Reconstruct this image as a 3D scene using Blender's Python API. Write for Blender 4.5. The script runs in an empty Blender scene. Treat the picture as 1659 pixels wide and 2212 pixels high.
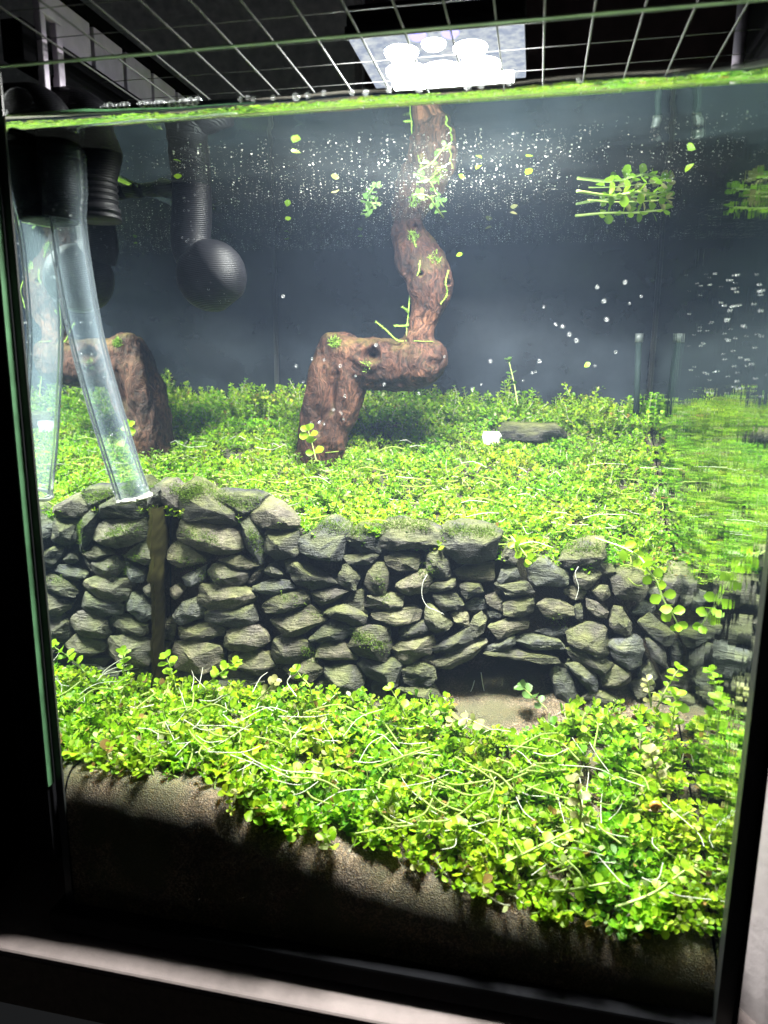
import bpy, bmesh, math, random
import numpy as np
from mathutils import Vector, Matrix, noise as mnoise

rng = np.random.default_rng(7)
random.seed(7)
sc = bpy.context.scene
C = sc.collection

# ------------------------------------------------------------------ camera
# tank space: x to the right, y into the tank (front pane at y = 0), z up from the tank's foot
FPX, CX, CY = 1545.0, 829.5, 1106.0          # focal length and centre for a 1659 x 2212 picture
_d = np.array([1160 - CX, CY - 800, -FPX]); _d /= np.linalg.norm(_d)
_u = np.array([62, 7834, 1545.0]); _u -= _d * (_u @ _d); _u /= np.linalg.norm(_u)
_r = np.cross(_d, _u)
RW = np.array([_r, _d, _u])                  # camera -> tank axes
EYE = np.array([0.0, -0.30, 0.30])
cam_data = bpy.data.cameras.new("camera")
cam = bpy.data.objects.new("camera", cam_data); C.objects.link(cam)
cam_data.sensor_fit = 'HORIZONTAL'; cam_data.sensor_width = 36.0
cam_data.lens = 36.0 * FPX / 1659.0
cam_data.clip_start = 0.01; cam_data.clip_end = 20.0
cam_data.dof.use_dof = True
cam_data.dof.focus_distance = 0.47
cam_data.dof.aperture_fstop = 13.0
M = Matrix([list(RW[i]) + [EYE[i]] for i in range(3)] + [[0, 0, 0, 1]])
cam.matrix_world = M
sc.camera = cam

# ------------------------------------------------------------------ world, lamp light, exposure
world = bpy.data.worlds.new("World"); sc.world = world; world.use_nodes = True
bg = world.node_tree.nodes["Background"]
bg.inputs[0].default_value = (0.92, 0.95, 1.0, 1); bg.inputs[1].default_value = 0.012
LAMP = Vector((-0.0555, 0.102, 0.455))
ld = bpy.data.lights.new("lamp_light", 'AREA'); ld.shape = 'RECTANGLE'
ld.size = 0.100; ld.size_y = 0.080; ld.energy = 23.0; ld.color = (1.0, 0.975, 0.935)
lamp_light = bpy.data.objects.new("lamp_light", ld); C.objects.link(lamp_light)
lamp_light.location = LAMP
ld.use_nodes = True                      # linear falloff, not physical, added to light near and far parts evenly
_nt = ld.node_tree; _fo = _nt.nodes.new('ShaderNodeLightFalloff'); _fo.inputs['Strength'].default_value = 2.75
_nt.links.new(_fo.outputs['Linear'], _nt.nodes['Emission'].inputs['Strength'])
sc.view_settings.view_transform = 'Standard'; sc.view_settings.look = 'None'
sc.view_settings.exposure = 0.0; sc.view_settings.gamma = 1.0
sc.view_settings.use_curve_mapping = False
cy = sc.cycles
cy.use_denoising = True
cy.max_bounces = 9; cy.diffuse_bounces = 4; cy.glossy_bounces = 5; cy.transmission_bounces = 6
cy.transparent_max_bounces = 24; cy.volume_bounces = 0
cy.caustics_reflective = True; cy.caustics_refractive = False; cy.blur_glossy = 0.6
cy.sample_clamp_indirect = 4.0

# ------------------------------------------------------------------ helpers
def ray(u, v): return RW @ np.array([u - CX, CY - v, -FPX])
def at_y(u, v, y):
    q = ray(u, v); return EYE + q * ((y - EYE[1]) / q[1])
def at_z(u, v, z):
    q = ray(u, v); return EYE + q * ((z - EYE[2]) / q[2])
def at_x(u, v, x):
    q = ray(u, v); return EYE + q * ((x - EYE[0]) / q[0])
def pxm(y): return (y - EYE[1]) / FPX        # metres for one picture unit at depth y

XL, XR, YB = -0.2355, 0.093, 0.34
ZW, ZT = 0.404, 0.4265

def link(name, me, mat=None, parent=None, smooth=False):
    o = bpy.data.objects.new(name, me); C.objects.link(o)
    if mat is not None and not me.materials: me.materials.append(mat)
    if parent is not None: o.parent = parent
    if smooth:
        me.polygons.foreach_set('use_smooth', np.ones(len(me.polygons), bool)); me.update()
    return o
def tag(o, label, cat, group=None):
    o['label'] = label; o['category'] = cat
    if group: o['group'] = group
    return o
def struct(o): o['kind'] = 'structure'; return o
def stuff(o): o['kind'] = 'stuff'; return o
def empty(name, loc=(0, 0, 0)):
    o = bpy.data.objects.new(name, None); o.empty_display_size = 0.01
    o.location = loc; C.objects.link(o); return o
def pydata(name, v, f):
    me = bpy.data.meshes.new(name); me.from_pydata([tuple(map(float, p)) for p in v], [], [tuple(map(int, q)) for q in f]); me.update(); return me
def npmesh(name, v, tris, cols=None):
    me = bpy.data.meshes.new(name)
    n, t = len(v), len(tris)
    me.vertices.add(n); me.vertices.foreach_set('co', np.asarray(v, np.float32).ravel())
    me.loops.add(3 * t); me.loops.foreach_set('vertex_index', np.asarray(tris, np.int32).ravel())
    me.polygons.add(t); me.polygons.foreach_set('loop_start', np.arange(0, 3 * t, 3, dtype=np.int32))
    me.polygons.foreach_set('use_smooth', np.ones(t, bool))
    if cols is not None:
        a = me.color_attributes.new('col', 'FLOAT_COLOR', 'POINT')
        a.data.foreach_set('color', np.hstack([cols, np.ones((n, 1))]).astype(np.float32).ravel())
    me.update(calc_edges=True); me.validate(); return me
def box_data(lo, hi):
    x0, y0, z0 = lo; x1, y1, z1 = hi
    v = [(x0,y0,z0),(x1,y0,z0),(x1,y1,z0),(x0,y1,z0),(x0,y0,z1),(x1,y0,z1),(x1,y1,z1),(x0,y1,z1)]
    f = [(0,3,2,1),(4,5,6,7),(0,1,5,4),(1,2,6,5),(2,3,7,6),(3,0,4,7)]
    return v, f
def bevel_box(name, lo, hi, mat, parent=None, bev=0.0008, seg=2):
    bm = bmesh.new(); v, f = box_data(lo, hi)
    vs = [bm.verts.new(p) for p in v]
    for q in f: bm.faces.new([vs[i] for i in q])
    if bev: bmesh.ops.bevel(bm, geom=bm.edges[:], offset=bev, segments=seg, affect='EDGES', profile=0.6)
    me = bpy.data.meshes.new(name); bm.to_mesh(me); bm.free()
    return link(name, me, mat, parent)
def frames(pts):
    pts = np.asarray(pts, float); t = np.gradient(pts, axis=0); t /= np.linalg.norm(t, axis=1)[:, None] + 1e-12
    ref = np.array([0.31, 0.17, 0.93]); out = []
    a = np.cross(t[0], ref); a /= np.linalg.norm(a)
    for k in range(len(pts)):
        a = a - t[k] * (a @ t[k]); a /= np.linalg.norm(a); out.append((t[k], a.copy(), np.cross(t[k], a)))
    return out
def spline(ctrl, n):
    c = np.asarray(ctrl, float); m = len(c)
    if m == 2: return np.linspace(c[0], c[1], n)
    c2 = np.vstack([2 * c[0] - c[1], c, 2 * c[-1] - c[-2]]); out = []
    for s in np.linspace(0, m - 1 - 1e-9, n):
        i = int(s); f = s - i; p0, p1, p2, p3 = c2[i:i + 4]
        out.append(0.5 * (2 * p1 + (p2 - p0) * f + (2 * p0 - 5 * p1 + 4 * p2 - p3) * f * f + (3 * p1 - p0 - 3 * p2 + p3) * f ** 3))
    return np.array(out)
def tube_data(pts, rad, sides=8, cap=True):
    pts = np.asarray(pts, float); n = len(pts); rad = np.broadcast_to(rad, (n,)); fr = frames(pts)
    v = []; f = []
    for k in range(n):
        _, a, b = fr[k]
        for s in range(sides):
            th = 2 * math.pi * s / sides; v.append(pts[k] + rad[k] * (a * math.cos(th) + b * math.sin(th)))
    for k in range(n - 1):
        for s in range(sides):
            s2 = (s + 1) % sides; f.append((k * sides + s, k * sides + s2, (k + 1) * sides + s2, (k + 1) * sides + s))
    if cap:
        f.append(tuple(range(sides))[::-1]); f.append(tuple((n - 1) * sides + s for s in range(sides)))
    return v, f
def tube(name, pts, rad, mat, parent=None, sides=10, cap=True, smooth=True):
    v, f = tube_data(pts, rad, sides, cap); return link(name, pydata(name, v, f), mat, parent, smooth)
def lathe(name, prof, axis0, axis1, mat, parent=None, sides=32):
    """prof: (t along axis, radius)"""
    a0, a1 = np.asarray(axis0, float), np.asarray(axis1, float)
    pts = [a0 + (a1 - a0) * t for t, _ in prof]; rad = [r for _, r in prof]
    d = (a1 - a0) / np.linalg.norm(a1 - a0); ref = np.array([0.3, 0.2, 0.9]); x = np.cross(d, ref); x /= np.linalg.norm(x); y = np.cross(d, x)
    v = []; f = []
    for p, r in zip(pts, rad):
        for s in range(sides):
            th = 2 * math.pi * s / sides; v.append(p + r * (x * math.cos(th) + y * math.sin(th)))
    for k in range(len(pts) - 1):
        for s in range(sides):
            s2 = (s + 1) % sides; f.append((k * sides + s, k * sides + s2, (k + 1) * sides + s2, (k + 1) * sides + s))
    f.append(tuple(range(sides))[::-1]); f.append(tuple((len(pts) - 1) * sides + s for s in range(sides)))
    return link(name, pydata(name, v, f), mat, parent, True)

# ------------------------------------------------------------------ materials
def mat_new(name):
    m = bpy.data.materials.new(name); m.use_nodes = True
    nt = m.node_tree; nt.nodes.clear()
    out = nt.nodes.new('ShaderNodeOutputMaterial'); return m, nt, out
class NT:
    def __init__(s, nt): s.nt = nt
    def __call__(s, kind, **kw):
        n = s.nt.nodes.new('ShaderNode' + kind)
        for k, v in kw.items():
            if k.startswith('_'): setattr(n, k[1:], v)
            else:
                key = k.replace('__', ' ')
                n.inputs[key].default_value = v
        return n
    def l(s, a, b): s.nt.links.new(a, b)
def ramp(N, fac, stops):
    r = N('ValToRGB'); cr = r.color_ramp
    while len(cr.elements) < len(stops): cr.elements.new(0.5)
    for e, (p, c) in zip(cr.elements, stops):
        e.position = p; e.color = (c[0], c[1], c[2], 1) if hasattr(c, '__len__') else (c, c, c, 1)
    N.l(fac, r.inputs[0]); return r
def plain(name, col, rough=0.5, spec=0.5, bump=None, nscale=200.0, var=0.0):
    m, nt, out = mat_new(name); N = NT(nt)
    b = N('BsdfPrincipled', Roughness=rough); b.inputs['Base Color'].default_value = (*col, 1)
    b.inputs['Specular IOR Level'].default_value = spec
    if bump or var:
        tc = N('TexCoord'); nz = N('TexNoise', Scale=nscale, Detail=6.0, Roughness=0.6); N.l(tc.outputs['Object'], nz.inputs['Vector'])
        if var:
            r = ramp(N, nz.outputs[0], [(0.3, tuple(c * (1 - var) for c in col)), (0.7, tuple(min(1, c * (1 + var)) for c in col))]); N.l(r.outputs[0], b.inputs['Base Color'])
        if bump:
            bp = N('Bump', Strength=1.0, Distance=bump); N.l(nz.outputs[0], bp.inputs['Height']); N.l(bp.outputs[0], b.inputs['Normal'])
    N.l(b.outputs[0], out.inputs[0]); return m

def m_leaf(name, tr=0.58):
    m, nt, out = mat_new(name); N = NT(nt)
    at = N('Attribute', _attribute_name='col')
    tc = N('TexCoord'); nz = N('TexNoise', Scale=350.0, Detail=3.0); N.l(tc.outputs['Object'], nz.inputs['Vector'])
    hs = N('HueSaturation'); N.l(at.outputs['Color'], hs.inputs['Color'])
    mr = N('MapRange'); mr.inputs[3].default_value = 0.8; mr.inputs[4].default_value = 1.2; N.l(nz.outputs[0], mr.inputs[0]); N.l(mr.outputs[0], hs.inputs['Value'])
    b = N('BsdfPrincipled', Roughness=0.42); b.inputs['Specular IOR Level'].default_value = 0.22
    N.l(hs.outputs[0], b.inputs['Base Color'])
    t = N('BsdfTranslucent'); N.l(hs.outputs[0], t.inputs['Color'])
    mx = N('MixShader'); mx.inputs[0].default_value = tr; N.l(b.outputs[0], mx.inputs[1]); N.l(t.outputs[0], mx.inputs[2])
    N.l(mx.outputs[0], out.inputs[0]); return m
def m_leaf_obj(name):
    """leaf objects that share one mesh: each takes its own colour from a small range"""
    m, nt, out = mat_new(name); N = NT(nt)
    oi = N('ObjectInfo')
    b = N('BsdfPrincipled', Roughness=0.42); b.inputs['Specular IOR Level'].default_value = 0.22
    t = N('BsdfTranslucent')
    mul = N('Mix', _data_type='RGBA', _blend_type='MULTIPLY'); mul.inputs[0].default_value = 1.0
    rr = ramp(N, oi.outputs['Random'], [(0.0, (0.75, 0.82, 0.7)), (1.0, (1.25, 1.15, 1.3))])
    N.l(oi.outputs['Color'], mul.inputs[6]); N.l(rr.outputs[0], mul.inputs[7])
    N.l(mul.outputs[2], b.inputs['Base Color']); N.l(mul.outputs[2], t.inputs['Color'])
    mx = N('MixShader'); mx.inputs[0].default_value = 0.45; N.l(b.outputs[0], mx.inputs[1]); N.l(t.outputs[0], mx.inputs[2])
    N.l(mx.outputs[0], out.inputs[0]); return m

def m_stone():
    m, nt, out = mat_new('slate'); N = NT(nt)
    tc = N('TexCoord'); oi = N('ObjectInfo'); geo = N('NewGeometry')
    add = N('VectorMath', _operation='ADD'); N.l(tc.outputs['Object'], add.inputs[0]); N.l(oi.outputs['Random'], add.inputs[1])
    n1 = N('TexNoise', Scale=90.0, Detail=8.0, Roughness=0.65); N.l(add.outputs[0], n1.inputs['Vector'])
    n2 = N('TexNoise', Scale=900.0, Detail=4.0, Roughness=0.7); N.l(add.outputs[0], n2.inputs['Vector'])
    n3 = N('TexNoise', Scale=55.0, Detail=6.0, Roughness=0.6); N.l(add.outputs[0], n3.inputs['Vector'])
    tone = ramp(N, oi.outputs['Random'], [(0.0, (0.013, 0.014, 0.016)), (0.25, (0.046, 0.040, 0.030)), (0.5, (0.082, 0.070, 0.052)), (0.75, (0.021, 0.022, 0.024)), (1.0, (0.060, 0.061, 0.063))])
    sp = ramp(N, n1.outputs[0], [(0.3, 0.42), (0.5, 1.0), (0.7, 1.8)])
    mul = N('Mix', _data_type='RGBA', _blend_type='MULTIPLY'); mul.inputs[0].default_value = 1.0
    N.l(tone.outputs[0], mul.inputs[6]); N.l(sp.outputs[0], mul.inputs[7])
    sp2 = ramp(N, n2.outputs[0], [(0.35, 0.6), (0.55, 1.0), (0.75, 1.9)])
    mul2 = N('Mix', _data_type='RGBA', _blend_type='MULTIPLY'); mul2.inputs[0].default_value = 1.0
    N.l(mul.outputs[2], mul2.inputs[6]); N.l(sp2.outputs[0], mul2.inputs[7])
    # algae film grows on faces that look up
    sep = N('SeparateXYZ'); N.l(geo.outputs['Normal'], sep.inputs[0])
    mz = N('MapRange'); mz.inputs[1].default_value = -0.1; mz.inputs[2].default_value = 0.8; N.l(sep.outputs['Z'], mz.inputs[0])
    ag = ramp(N, n3.outputs[0], [(0.36, 0.0), (0.56, 1.0)])
    mm = N('Math', _operation='MULTIPLY'); N.l(mz.outputs[0], mm.inputs[0]); N.l(ag.outputs[0], mm.inputs[1])
    mm2 = N('Math', _operation='MULTIPLY'); mm2.inputs[1].default_value = 0.55; N.l(mm.outputs[0], mm2.inputs[0])
    agc = ramp(N, n1.outputs[0], [(0.3, (0.06, 0.075, 0.015)), (0.7, (0.15, 0.155, 0.04))])
    mx = N('Mix', _data_type='RGBA'); N.l(mm2.outputs[0], mx.inputs[0]); N.l(mul2.outputs[2], mx.inputs[6]); N.l(agc.outputs[0], mx.inputs[7])
    b = N('BsdfPrincipled', Roughness=0.62); b.inputs['Specular IOR Level'].default_value = 0.3
    N.l(mx.outputs[2], b.inputs['Base Color'])
    mps = N('Mapping'); mps.inputs['Scale'].default_value = (1.0, 1.0, 6.0); mps.inputs['Rotation'].default_value = (.2, .35, 0); N.l(add.outputs[0], mps.inputs['Vector'])
    st = N('TexNoise', Scale=110.0, Detail=6.0, Roughness=.65); N.l(mps.outputs[0], st.inputs['Vector'])
    hs0 = N('Math', _operation='MULTIPLY_ADD'); hs0.inputs[1].default_value = .9; N.l(st.outputs[0], hs0.inputs[0]); N.l(n1.outputs[0], hs0.inputs[2])
    hh = N('Math', _operation='MULTIPLY_ADD'); hh.inputs[1].default_value = 0.35; N.l(n2.outputs[0], hh.inputs[0]); N.l(hs0.outputs[0], hh.inputs[2])
    bp = N('Bump', Strength=1.0, Distance=0.0026); N.l(hh.outputs[0], bp.inputs['Height']); N.l(bp.outputs[0], b.inputs['Normal'])
    N.l(b.outputs[0], out.inputs[0]); return m

def m_wood():
    m, nt, out = mat_new('driftwood_bark'); N = NT(nt)
    tc = N('TexCoord')
    n0 = N('TexNoise', Scale=45.0, Detail=3.0); N.l(tc.outputs['Object'], n0.inputs['Vector'])
    warp = N('Mix', _data_type='VECTOR'); warp.inputs[0].default_value = 0.035
    N.l(tc.outputs['Object'], warp.inputs[4]); N.l(n0.outputs['Color'], warp.inputs[5])
    mp = N('Mapping'); mp.inputs['Scale'].default_value = (1.0, 1.0, 0.22); N.l(warp.outputs[1], mp.inputs['Vector'])
    fib = N('TexNoise', Scale=420.0, Detail=5.0, Roughness=0.6); N.l(mp.outputs[0], fib.inputs['Vector'])
    big = N('TexNoise', Scale=38.0, Detail=7.0, Roughness=0.6); N.l(tc.outputs['Object'], big.inputs['Vector'])
    c1 = ramp(N, big.outputs[0], [(0.3, (0.011, 0.0045, 0.0026)), (0.55, (0.033, 0.0132, 0.0076)), (0.75, (0.080, 0.036, 0.020))])
    c2 = ramp(N, fib.outputs[0], [(0.38, 0.35), (0.5, 1.0), (0.62, 1.9)])
    mul = N('Mix', _data_type='RGBA', _blend_type='MULTIPLY'); mul.inputs[0].default_value = 1.0
    N.l(c1.outputs[0], mul.inputs[6]); N.l(c2.outputs[0], mul.inputs[7])
    geo = N('NewGeometry'); sep = N('SeparateXYZ'); N.l(geo.outputs['Normal'], sep.inputs[0])
    mz = N('MapRange'); mz.inputs[1].default_value = 0.0; mz.inputs[2].default_value = 0.9; N.l(sep.outputs['Z'], mz.inputs[0])
    an = N('TexNoise', Scale=70.0, Detail=5.0); N.l(tc.outputs['Object'], an.inputs['Vector'])
    ar = ramp(N, an.outputs[0], [(0.45, 0.0), (0.65, 0.55)])
    mm = N('Math', _operation='MULTIPLY'); N.l(mz.outputs[0], mm.inputs[0]); N.l(ar.outputs[0], mm.inputs[1])
    mx = N('Mix', _data_type='RGBA'); N.l(mm.outputs[0], mx.inputs[0]); N.l(mul.outputs[2], mx.inputs[6]); mx.inputs[7].default_value = (0.075, 0.062, 0.014, 1)
    b = N('BsdfPrincipled', Roughness=0.75); b.inputs['Specular IOR Level'].default_value = 0.25
    N.l(mx.outputs[2], b.inputs['Base Color'])
    bp = N('Bump', Strength=0.9, Distance=0.0020); N.l(fib.outputs[0], bp.inputs['Height']); N.l(bp.outputs[0], b.inputs['Normal'])
    N.l(b.outputs[0], out.inputs[0]); return m

def m_sand(name, dark=1.0):
    m, nt, out = mat_new(name); N = NT(nt)
    tc = N('TexCoord')
    g = N('TexVoronoi', Scale=1400.0); N.l(tc.outputs['Object'], g.inputs['Vector'])
    n = N('TexNoise', Scale=60.0, Detail=7.0, Roughness=0.65); N.l(tc.outputs['Object'], n.inputs['Vector'])
    n2 = N('TexNoise', Scale=28.0, Detail=4.0); N.l(tc.outputs['Object'], n2.inputs['Vector'])
    gr = N('SeparateColor'); N.l(g.outputs['Color'], gr.inputs[0])
    c1 = ramp(N, gr.outputs[0], [(0.0, (0.034 * dark, 0.022 * dark, 0.010 * dark)), (0.5, (0.072 * dark, 0.048 * dark, 0.025 * dark)), (1.0, (0.19 * dark, 0.14 * dark, 0.09 * dark))])
    c2 = ramp(N, n.outputs[0], [(0.3, 0.55), (0.7, 1.25)])
    mul = N('Mix', _data_type='RGBA', _blend_type='MULTIPLY'); mul.inputs[0].default_value = 1.0
    N.l(c1.outputs[0], mul.inputs[6]); N.l(c2.outputs[0], mul.inputs[7])
    a = ramp(N, n2.outputs[0], [(0.42, 0.0), (0.58, 0.85)])
    mx = N('Mix', _data_type='RGBA'); N.l(a.outputs[0], mx.inputs[0]); N.l(mul.outputs[2], mx.inputs[6]); mx.inputs[7].default_value = (0.045 * dark, 0.042 * dark, 0.012 * dark, 1)
    b = N('BsdfPrincipled', Roughness=0.85); N.l(mx.outputs[2], b.inputs['Base Color'])
    if dark == 1.0:                       # light seeps a little way down between the grains
        b.inputs['Subsurface Weight'].default_value = 1.0; b.inputs['Subsurface Radius'].default_value = (1.0, .72, .42); b.inputs['Subsurface Scale'].default_value = 0.011
    bp = N('Bump', Strength=0.8, Distance=0.0006); N.l(g.outputs['Distance'], bp.inputs['Height']); N.l(bp.outputs[0], b.inputs['Normal'])
    N.l(b.outputs[0], out.inputs[0]); return m

def m_tir(name, ior, tint, ripple=None, film=0.0):
    """clear boundary between water and air: clear when looked through steeply, a mirror beyond the critical angle"""
    m, nt, out = mat_new(name); N = NT(nt)
    f = N('Fresnel', IOR=ior)
    g = N('BsdfGlossy', Roughness=0.0); g.inputs['Color'].default_value = (*tint, 1)
    t = N('BsdfTransparent'); t.inputs['Color'].default_value = (0.97, 0.985, 0.98, 1)
    if ripple:
        tc = N('TexCoord'); mp = N('Mapping'); mp.inputs['Scale'].default_value = ripple[0]; N.l(tc.outputs['Object'], mp.inputs['Vector'])
        nz = N('TexNoise', Scale=1.0, Detail=2.0); N.l(mp.outputs[0], nz.inputs['Vector'])
        bp = N('Bump', Strength=1.0, Distance=ripple[1]); N.l(nz.outputs[0], bp.inputs['Height']); N.l(bp.outputs[0], g.inputs['Normal'])
    mx = N('MixShader'); N.l(f.outputs[0], mx.inputs[0]); N.l(t.outputs[0], mx.inputs[1]); N.l(g.outputs[0], mx.inputs[2])
    last = mx
    if film:
        tl = N('BsdfTranslucent'); tl.inputs['Color'].default_value = (.75, .82, .78, 1)
        tc2 = N('TexCoord'); fz_ = N('TexNoise', Scale=30.0, Detail=8.0, Roughness=.7); N.l(tc2.outputs['Object'], fz_.inputs['Vector'])
        fr_ = ramp(N, fz_.outputs[0], [(.3, film * .4), (.7, film * 1.6)])
        last = N('MixShader'); N.l(fr_.outputs[0], last.inputs[0]); N.l(mx.outputs[0], last.inputs[1]); N.l(tl.outputs[0], last.inputs[2])
    N.l(last.outputs[0], out.inputs[0]); return m
def m_clear(name, col):
    m, nt, out = mat_new(name); N = NT(nt)
    t = N('BsdfTransparent'); t.inputs['Color'].default_value = (*col, 1); N.l(t.outputs[0], out.inputs[0]); return m

def m_printed():
    """black 3D-printed plastic with fine layer lines"""
    m, nt, out = mat_new('printed_black_plastic'); N = NT(nt)
    tc = N('TexCoord'); mp = N('Mapping'); mp.inputs['Rotation'].default_value = (0.0, 0.12, 0.0); N.l(tc.outputs['Object'], mp.inputs['Vector'])
    w = N('TexWave', Scale=300.0, Distortion=0.3); w.bands_direction = 'Z'; N.l(mp.outputs[0], w.inputs['Vector'])
    n = N('TexNoise', Scale=120.0, Detail=5.0); N.l(tc.outputs['Object'], n.inputs['Vector'])
    c = ramp(N, n.outputs[0], [(0.3, (0.002, 0.002, 0.003)), (0.75, (0.006, 0.006, 0.008))])
    b = N('BsdfPrincipled', Roughness=0.5); b.inputs['Specular IOR Level'].default_value = 0.13; N.l(c.outputs[0], b.inputs['Base Color'])
    bp = N('Bump', Strength=0.4, Distance=0.0003); N.l(w.outputs['Fac'], bp.inputs['Height']); N.l(bp.outputs[0], b.inputs['Normal'])
    N.l(b.outputs[0], out.inputs[0]); return m
def m_hose():
    m, nt, out = mat_new('milky_silicone'); N = NT(nt)
    lw = N('LayerWeight', Blend=0.35)
    t = N('BsdfTransparent'); t.inputs['Color'].default_value = (0.97, 0.985, 0.985, 1)
    d = N('BsdfTranslucent'); d.inputs['Color'].default_value = (0.62, 0.75, 0.86, 1)
    d2 = N('BsdfDiffuse'); d2.inputs['Color'].default_value = (0.55, 0.67, 0.78, 1)
    g = N('BsdfGlossy', Roughness=0.18)
    m1 = N('MixShader'); m1.inputs[0].default_value = 0.5; N.l(d.outputs[0], m1.inputs[1]); N.l(d2.outputs[0], m1.inputs[2])
    r = ramp(N, lw.outputs['Facing'], [(0.0, 0.06), (0.6, 0.09), (0.88, 0.32), (1.0, 0.5)])
    m2 = N('MixShader'); N.l(r.outputs[0], m2.inputs[0]); N.l(t.outputs[0], m2.inputs[1]); N.l(m1.outputs[0], m2.inputs[2])
    f = N('Fresnel', IOR=1.15); m3 = N('MixShader'); N.l(f.outputs[0], m3.inputs[0]); N.l(m2.outputs[0], m3.inputs[1]); N.l(g.outputs[0], m3.inputs[2])
    N.l(m3.outputs[0], out.inputs[0]); return m
def m_bubble():
    m, nt, out = mat_new('air_bubble_skin'); N = NT(nt)
    lw = N('LayerWeight', Blend=0.5); t = N('BsdfTransparent'); d = N('BsdfTranslucent'); d.inputs['Color'].default_value = (0.9, 0.92, 0.95, 1)
    g = N('BsdfGlossy', Roughness=0.08); ms = N('MixShader'); ms.inputs[0].default_value = 0.4; N.l(d.outputs[0], ms.inputs[1]); N.l(g.outputs[0], ms.inputs[2])
    r = ramp(N, lw.outputs['Facing'], [(0.0, 0.06), (0.55, 0.12), (0.85, 0.85)])  # pale rim painted in for lamp light reflected at the bubble's edge
    m2 = N('MixShader'); N.l(r.outputs[0], m2.inputs[0]); N.l(t.outputs[0], m2.inputs[1]); N.l(ms.outputs[0], m2.inputs[2])
    N.l(m2.outputs[0], out.inputs[0]); return m
def m_emit(name, col, s):
    m, nt, out = mat_new(name); N = NT(nt)
    e = N('Emission', Strength=s); e.inputs['Color'].default_value = (*col, 1); N.l(e.outputs[0], out.inputs[0]); return m
def m_flake(name, col):
    m, nt, out = mat_new(name); N = NT(nt)
    a = N('BsdfDiffuse'); a.inputs['Color'].default_value = (*col, 1); t = N('BsdfTranslucent'); t.inputs['Color'].default_value = (*col, 1)
    mx = N('MixShader'); mx.inputs[0].default_value = 0.6; N.l(a.outputs[0], mx.inputs[1]); N.l(t.outputs[0], mx.inputs[2]); N.l(mx.outputs[0], out.inputs[0]); return m

LEAF = m_leaf('leaf'); LEAFO = m_leaf_obj('sprig_leaf'); STONE = m_stone(); WOOD = m_wood()
SAND = m_sand('sand_grains'); SOIL = m_sand('dark_soil', 0.5)
WATER = m_tir('water_surface', 1.1, (0.74, 0.84, 0.80), ((18, 18, 18), 0.0009), 0.0045)
MENISCUS = m_tir('meniscus', 1.7, (0.95, 1.0, 0.92))
PANE_L = m_tir('side_glass', 1.36, (0.84, 0.90, 0.88))
PANE_R = m_tir('streaked_side_glass', 1.36, (0.80, 0.87, 0.80), ((1.0, 160.0, 24.0), 0.00013))
CLEAR = m_clear('clear_glass', (0.965, 0.985, 0.975))
EDGE = plain('green_glass_edge', (0.34, 0.44, 0.30), 0.3, 0.4, var=0.3, nscale=60)
EDGE2 = plain('dark_green_glass_edge', (0.03, 0.07, 0.035), 0.35, 0.3, var=0.5, nscale=40)
BLACKP = plain('black_plastic', (0.004, 0.004, 0.005), 0.85, 0.04)
SILIC = plain('black_silicone', (0.012, 0.013, 0.013), 0.35, 0.4)
FILM = plain('black_back_film', (0.012, 0.015, 0.019), 0.22, 0.5, var=0.6, nscale=18)
PRINT = m_printed(); HOSE = m_hose(); BUB = m_bubble()
GREYP = plain('purple_lit_plastic', (0.66, 0.58, 0.70), 0.5, 0.4, var=0.15, nscale=90)  # mauve tint puts the lamp's purple light into the plastic's colour
WIRE = plain('galvanised_wire', (0.20, 0.20, 0.205), 0.45, 0.5)
PLASTER = plain('rough_plaster', (0.82, 0.88, 0.88), 0.9, 0.2, bump=0.004, nscale=60, var=0.3)
WOODW = plain('white_laminate', (0.40, 0.355, 0.36), 0.45, 0.4, bump=0.0003, nscale=150, var=0.06)
SHELFTOP = plain('grey_brown_laminate', (0.11, 0.089, 0.087), 0.7, 0.1, bump=0.0003, nscale=150, var=0.08)
SHELFEDGE = plain('brown_laminate_edge', (0.11, 0.08, 0.06), 0.6, 0.3, bump=0.0004, nscale=220, var=0.2)
DARKWALL = plain('dark_brown_wall', (0.10, 0.075, 0.075), 0.9, 0.2, var=0.3, nscale=14)

# ------------------------------------------------------------------ terrain
def fbm(x, y, s, seed=0.0):
    return mnoise.fractal(Vector((x * s + seed, y * s + seed * 1.7, seed)), 0.9, 2.1, 4)
def tx(x): return (x - XL) / (XR - XL)
def wall_y(x, z):
    t = min(max(tx(x), 0), 1); return 0.107 + 0.0285 * t + (z - 0.10) / 0.11 * (0.012 + 0.018 * t)
def on_wall(u, v, off=0.0):
    y = 0.12
    for _ in range(6):
        p = at_y(u, v, y); y = wall_y(p[0], p[2]) + off
    return at_y(u, v, y)
_fp = [(-200, 1690), (136, 1690), (300, 1715), (450, 1745), (620, 1830), (800, 1895), (1000, 1950), (1250, 2020), (1555, 2095), (1660, 2110)]
_fq = np.array([at_y(u, v, 0.004) for u, v in _fp])
def front_z(x): return float(np.interp(x, _fq[:, 0], _fq[:, 2]))
WB = 0.0895
def h_low(x, y):
    fz = front_z(x) + .001; yw = 0.115
    s = min(max((y - 0.012) / (yw - 0.012), 0), 1.6)
    z = fz + 0.004 + (WB - fz - 0.004) * (s ** 0.85) + 0.0018 * fbm(x, y, 45, 3.1) * min(1, s * 4 + 0.2)
    if y < 0.013:
        k = min((0.013 - y) / 0.012, 1.0); z -= 0.022 * (1 - math.sqrt(max(0.0, 1 - k * k))) + 0.004 * k * fbm(x, 0, 60, 9.0)
    return z
def ztop(x): return 0.203 + (0.169 - 0.203) * min(max(tx(x), 0), 1)
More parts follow.
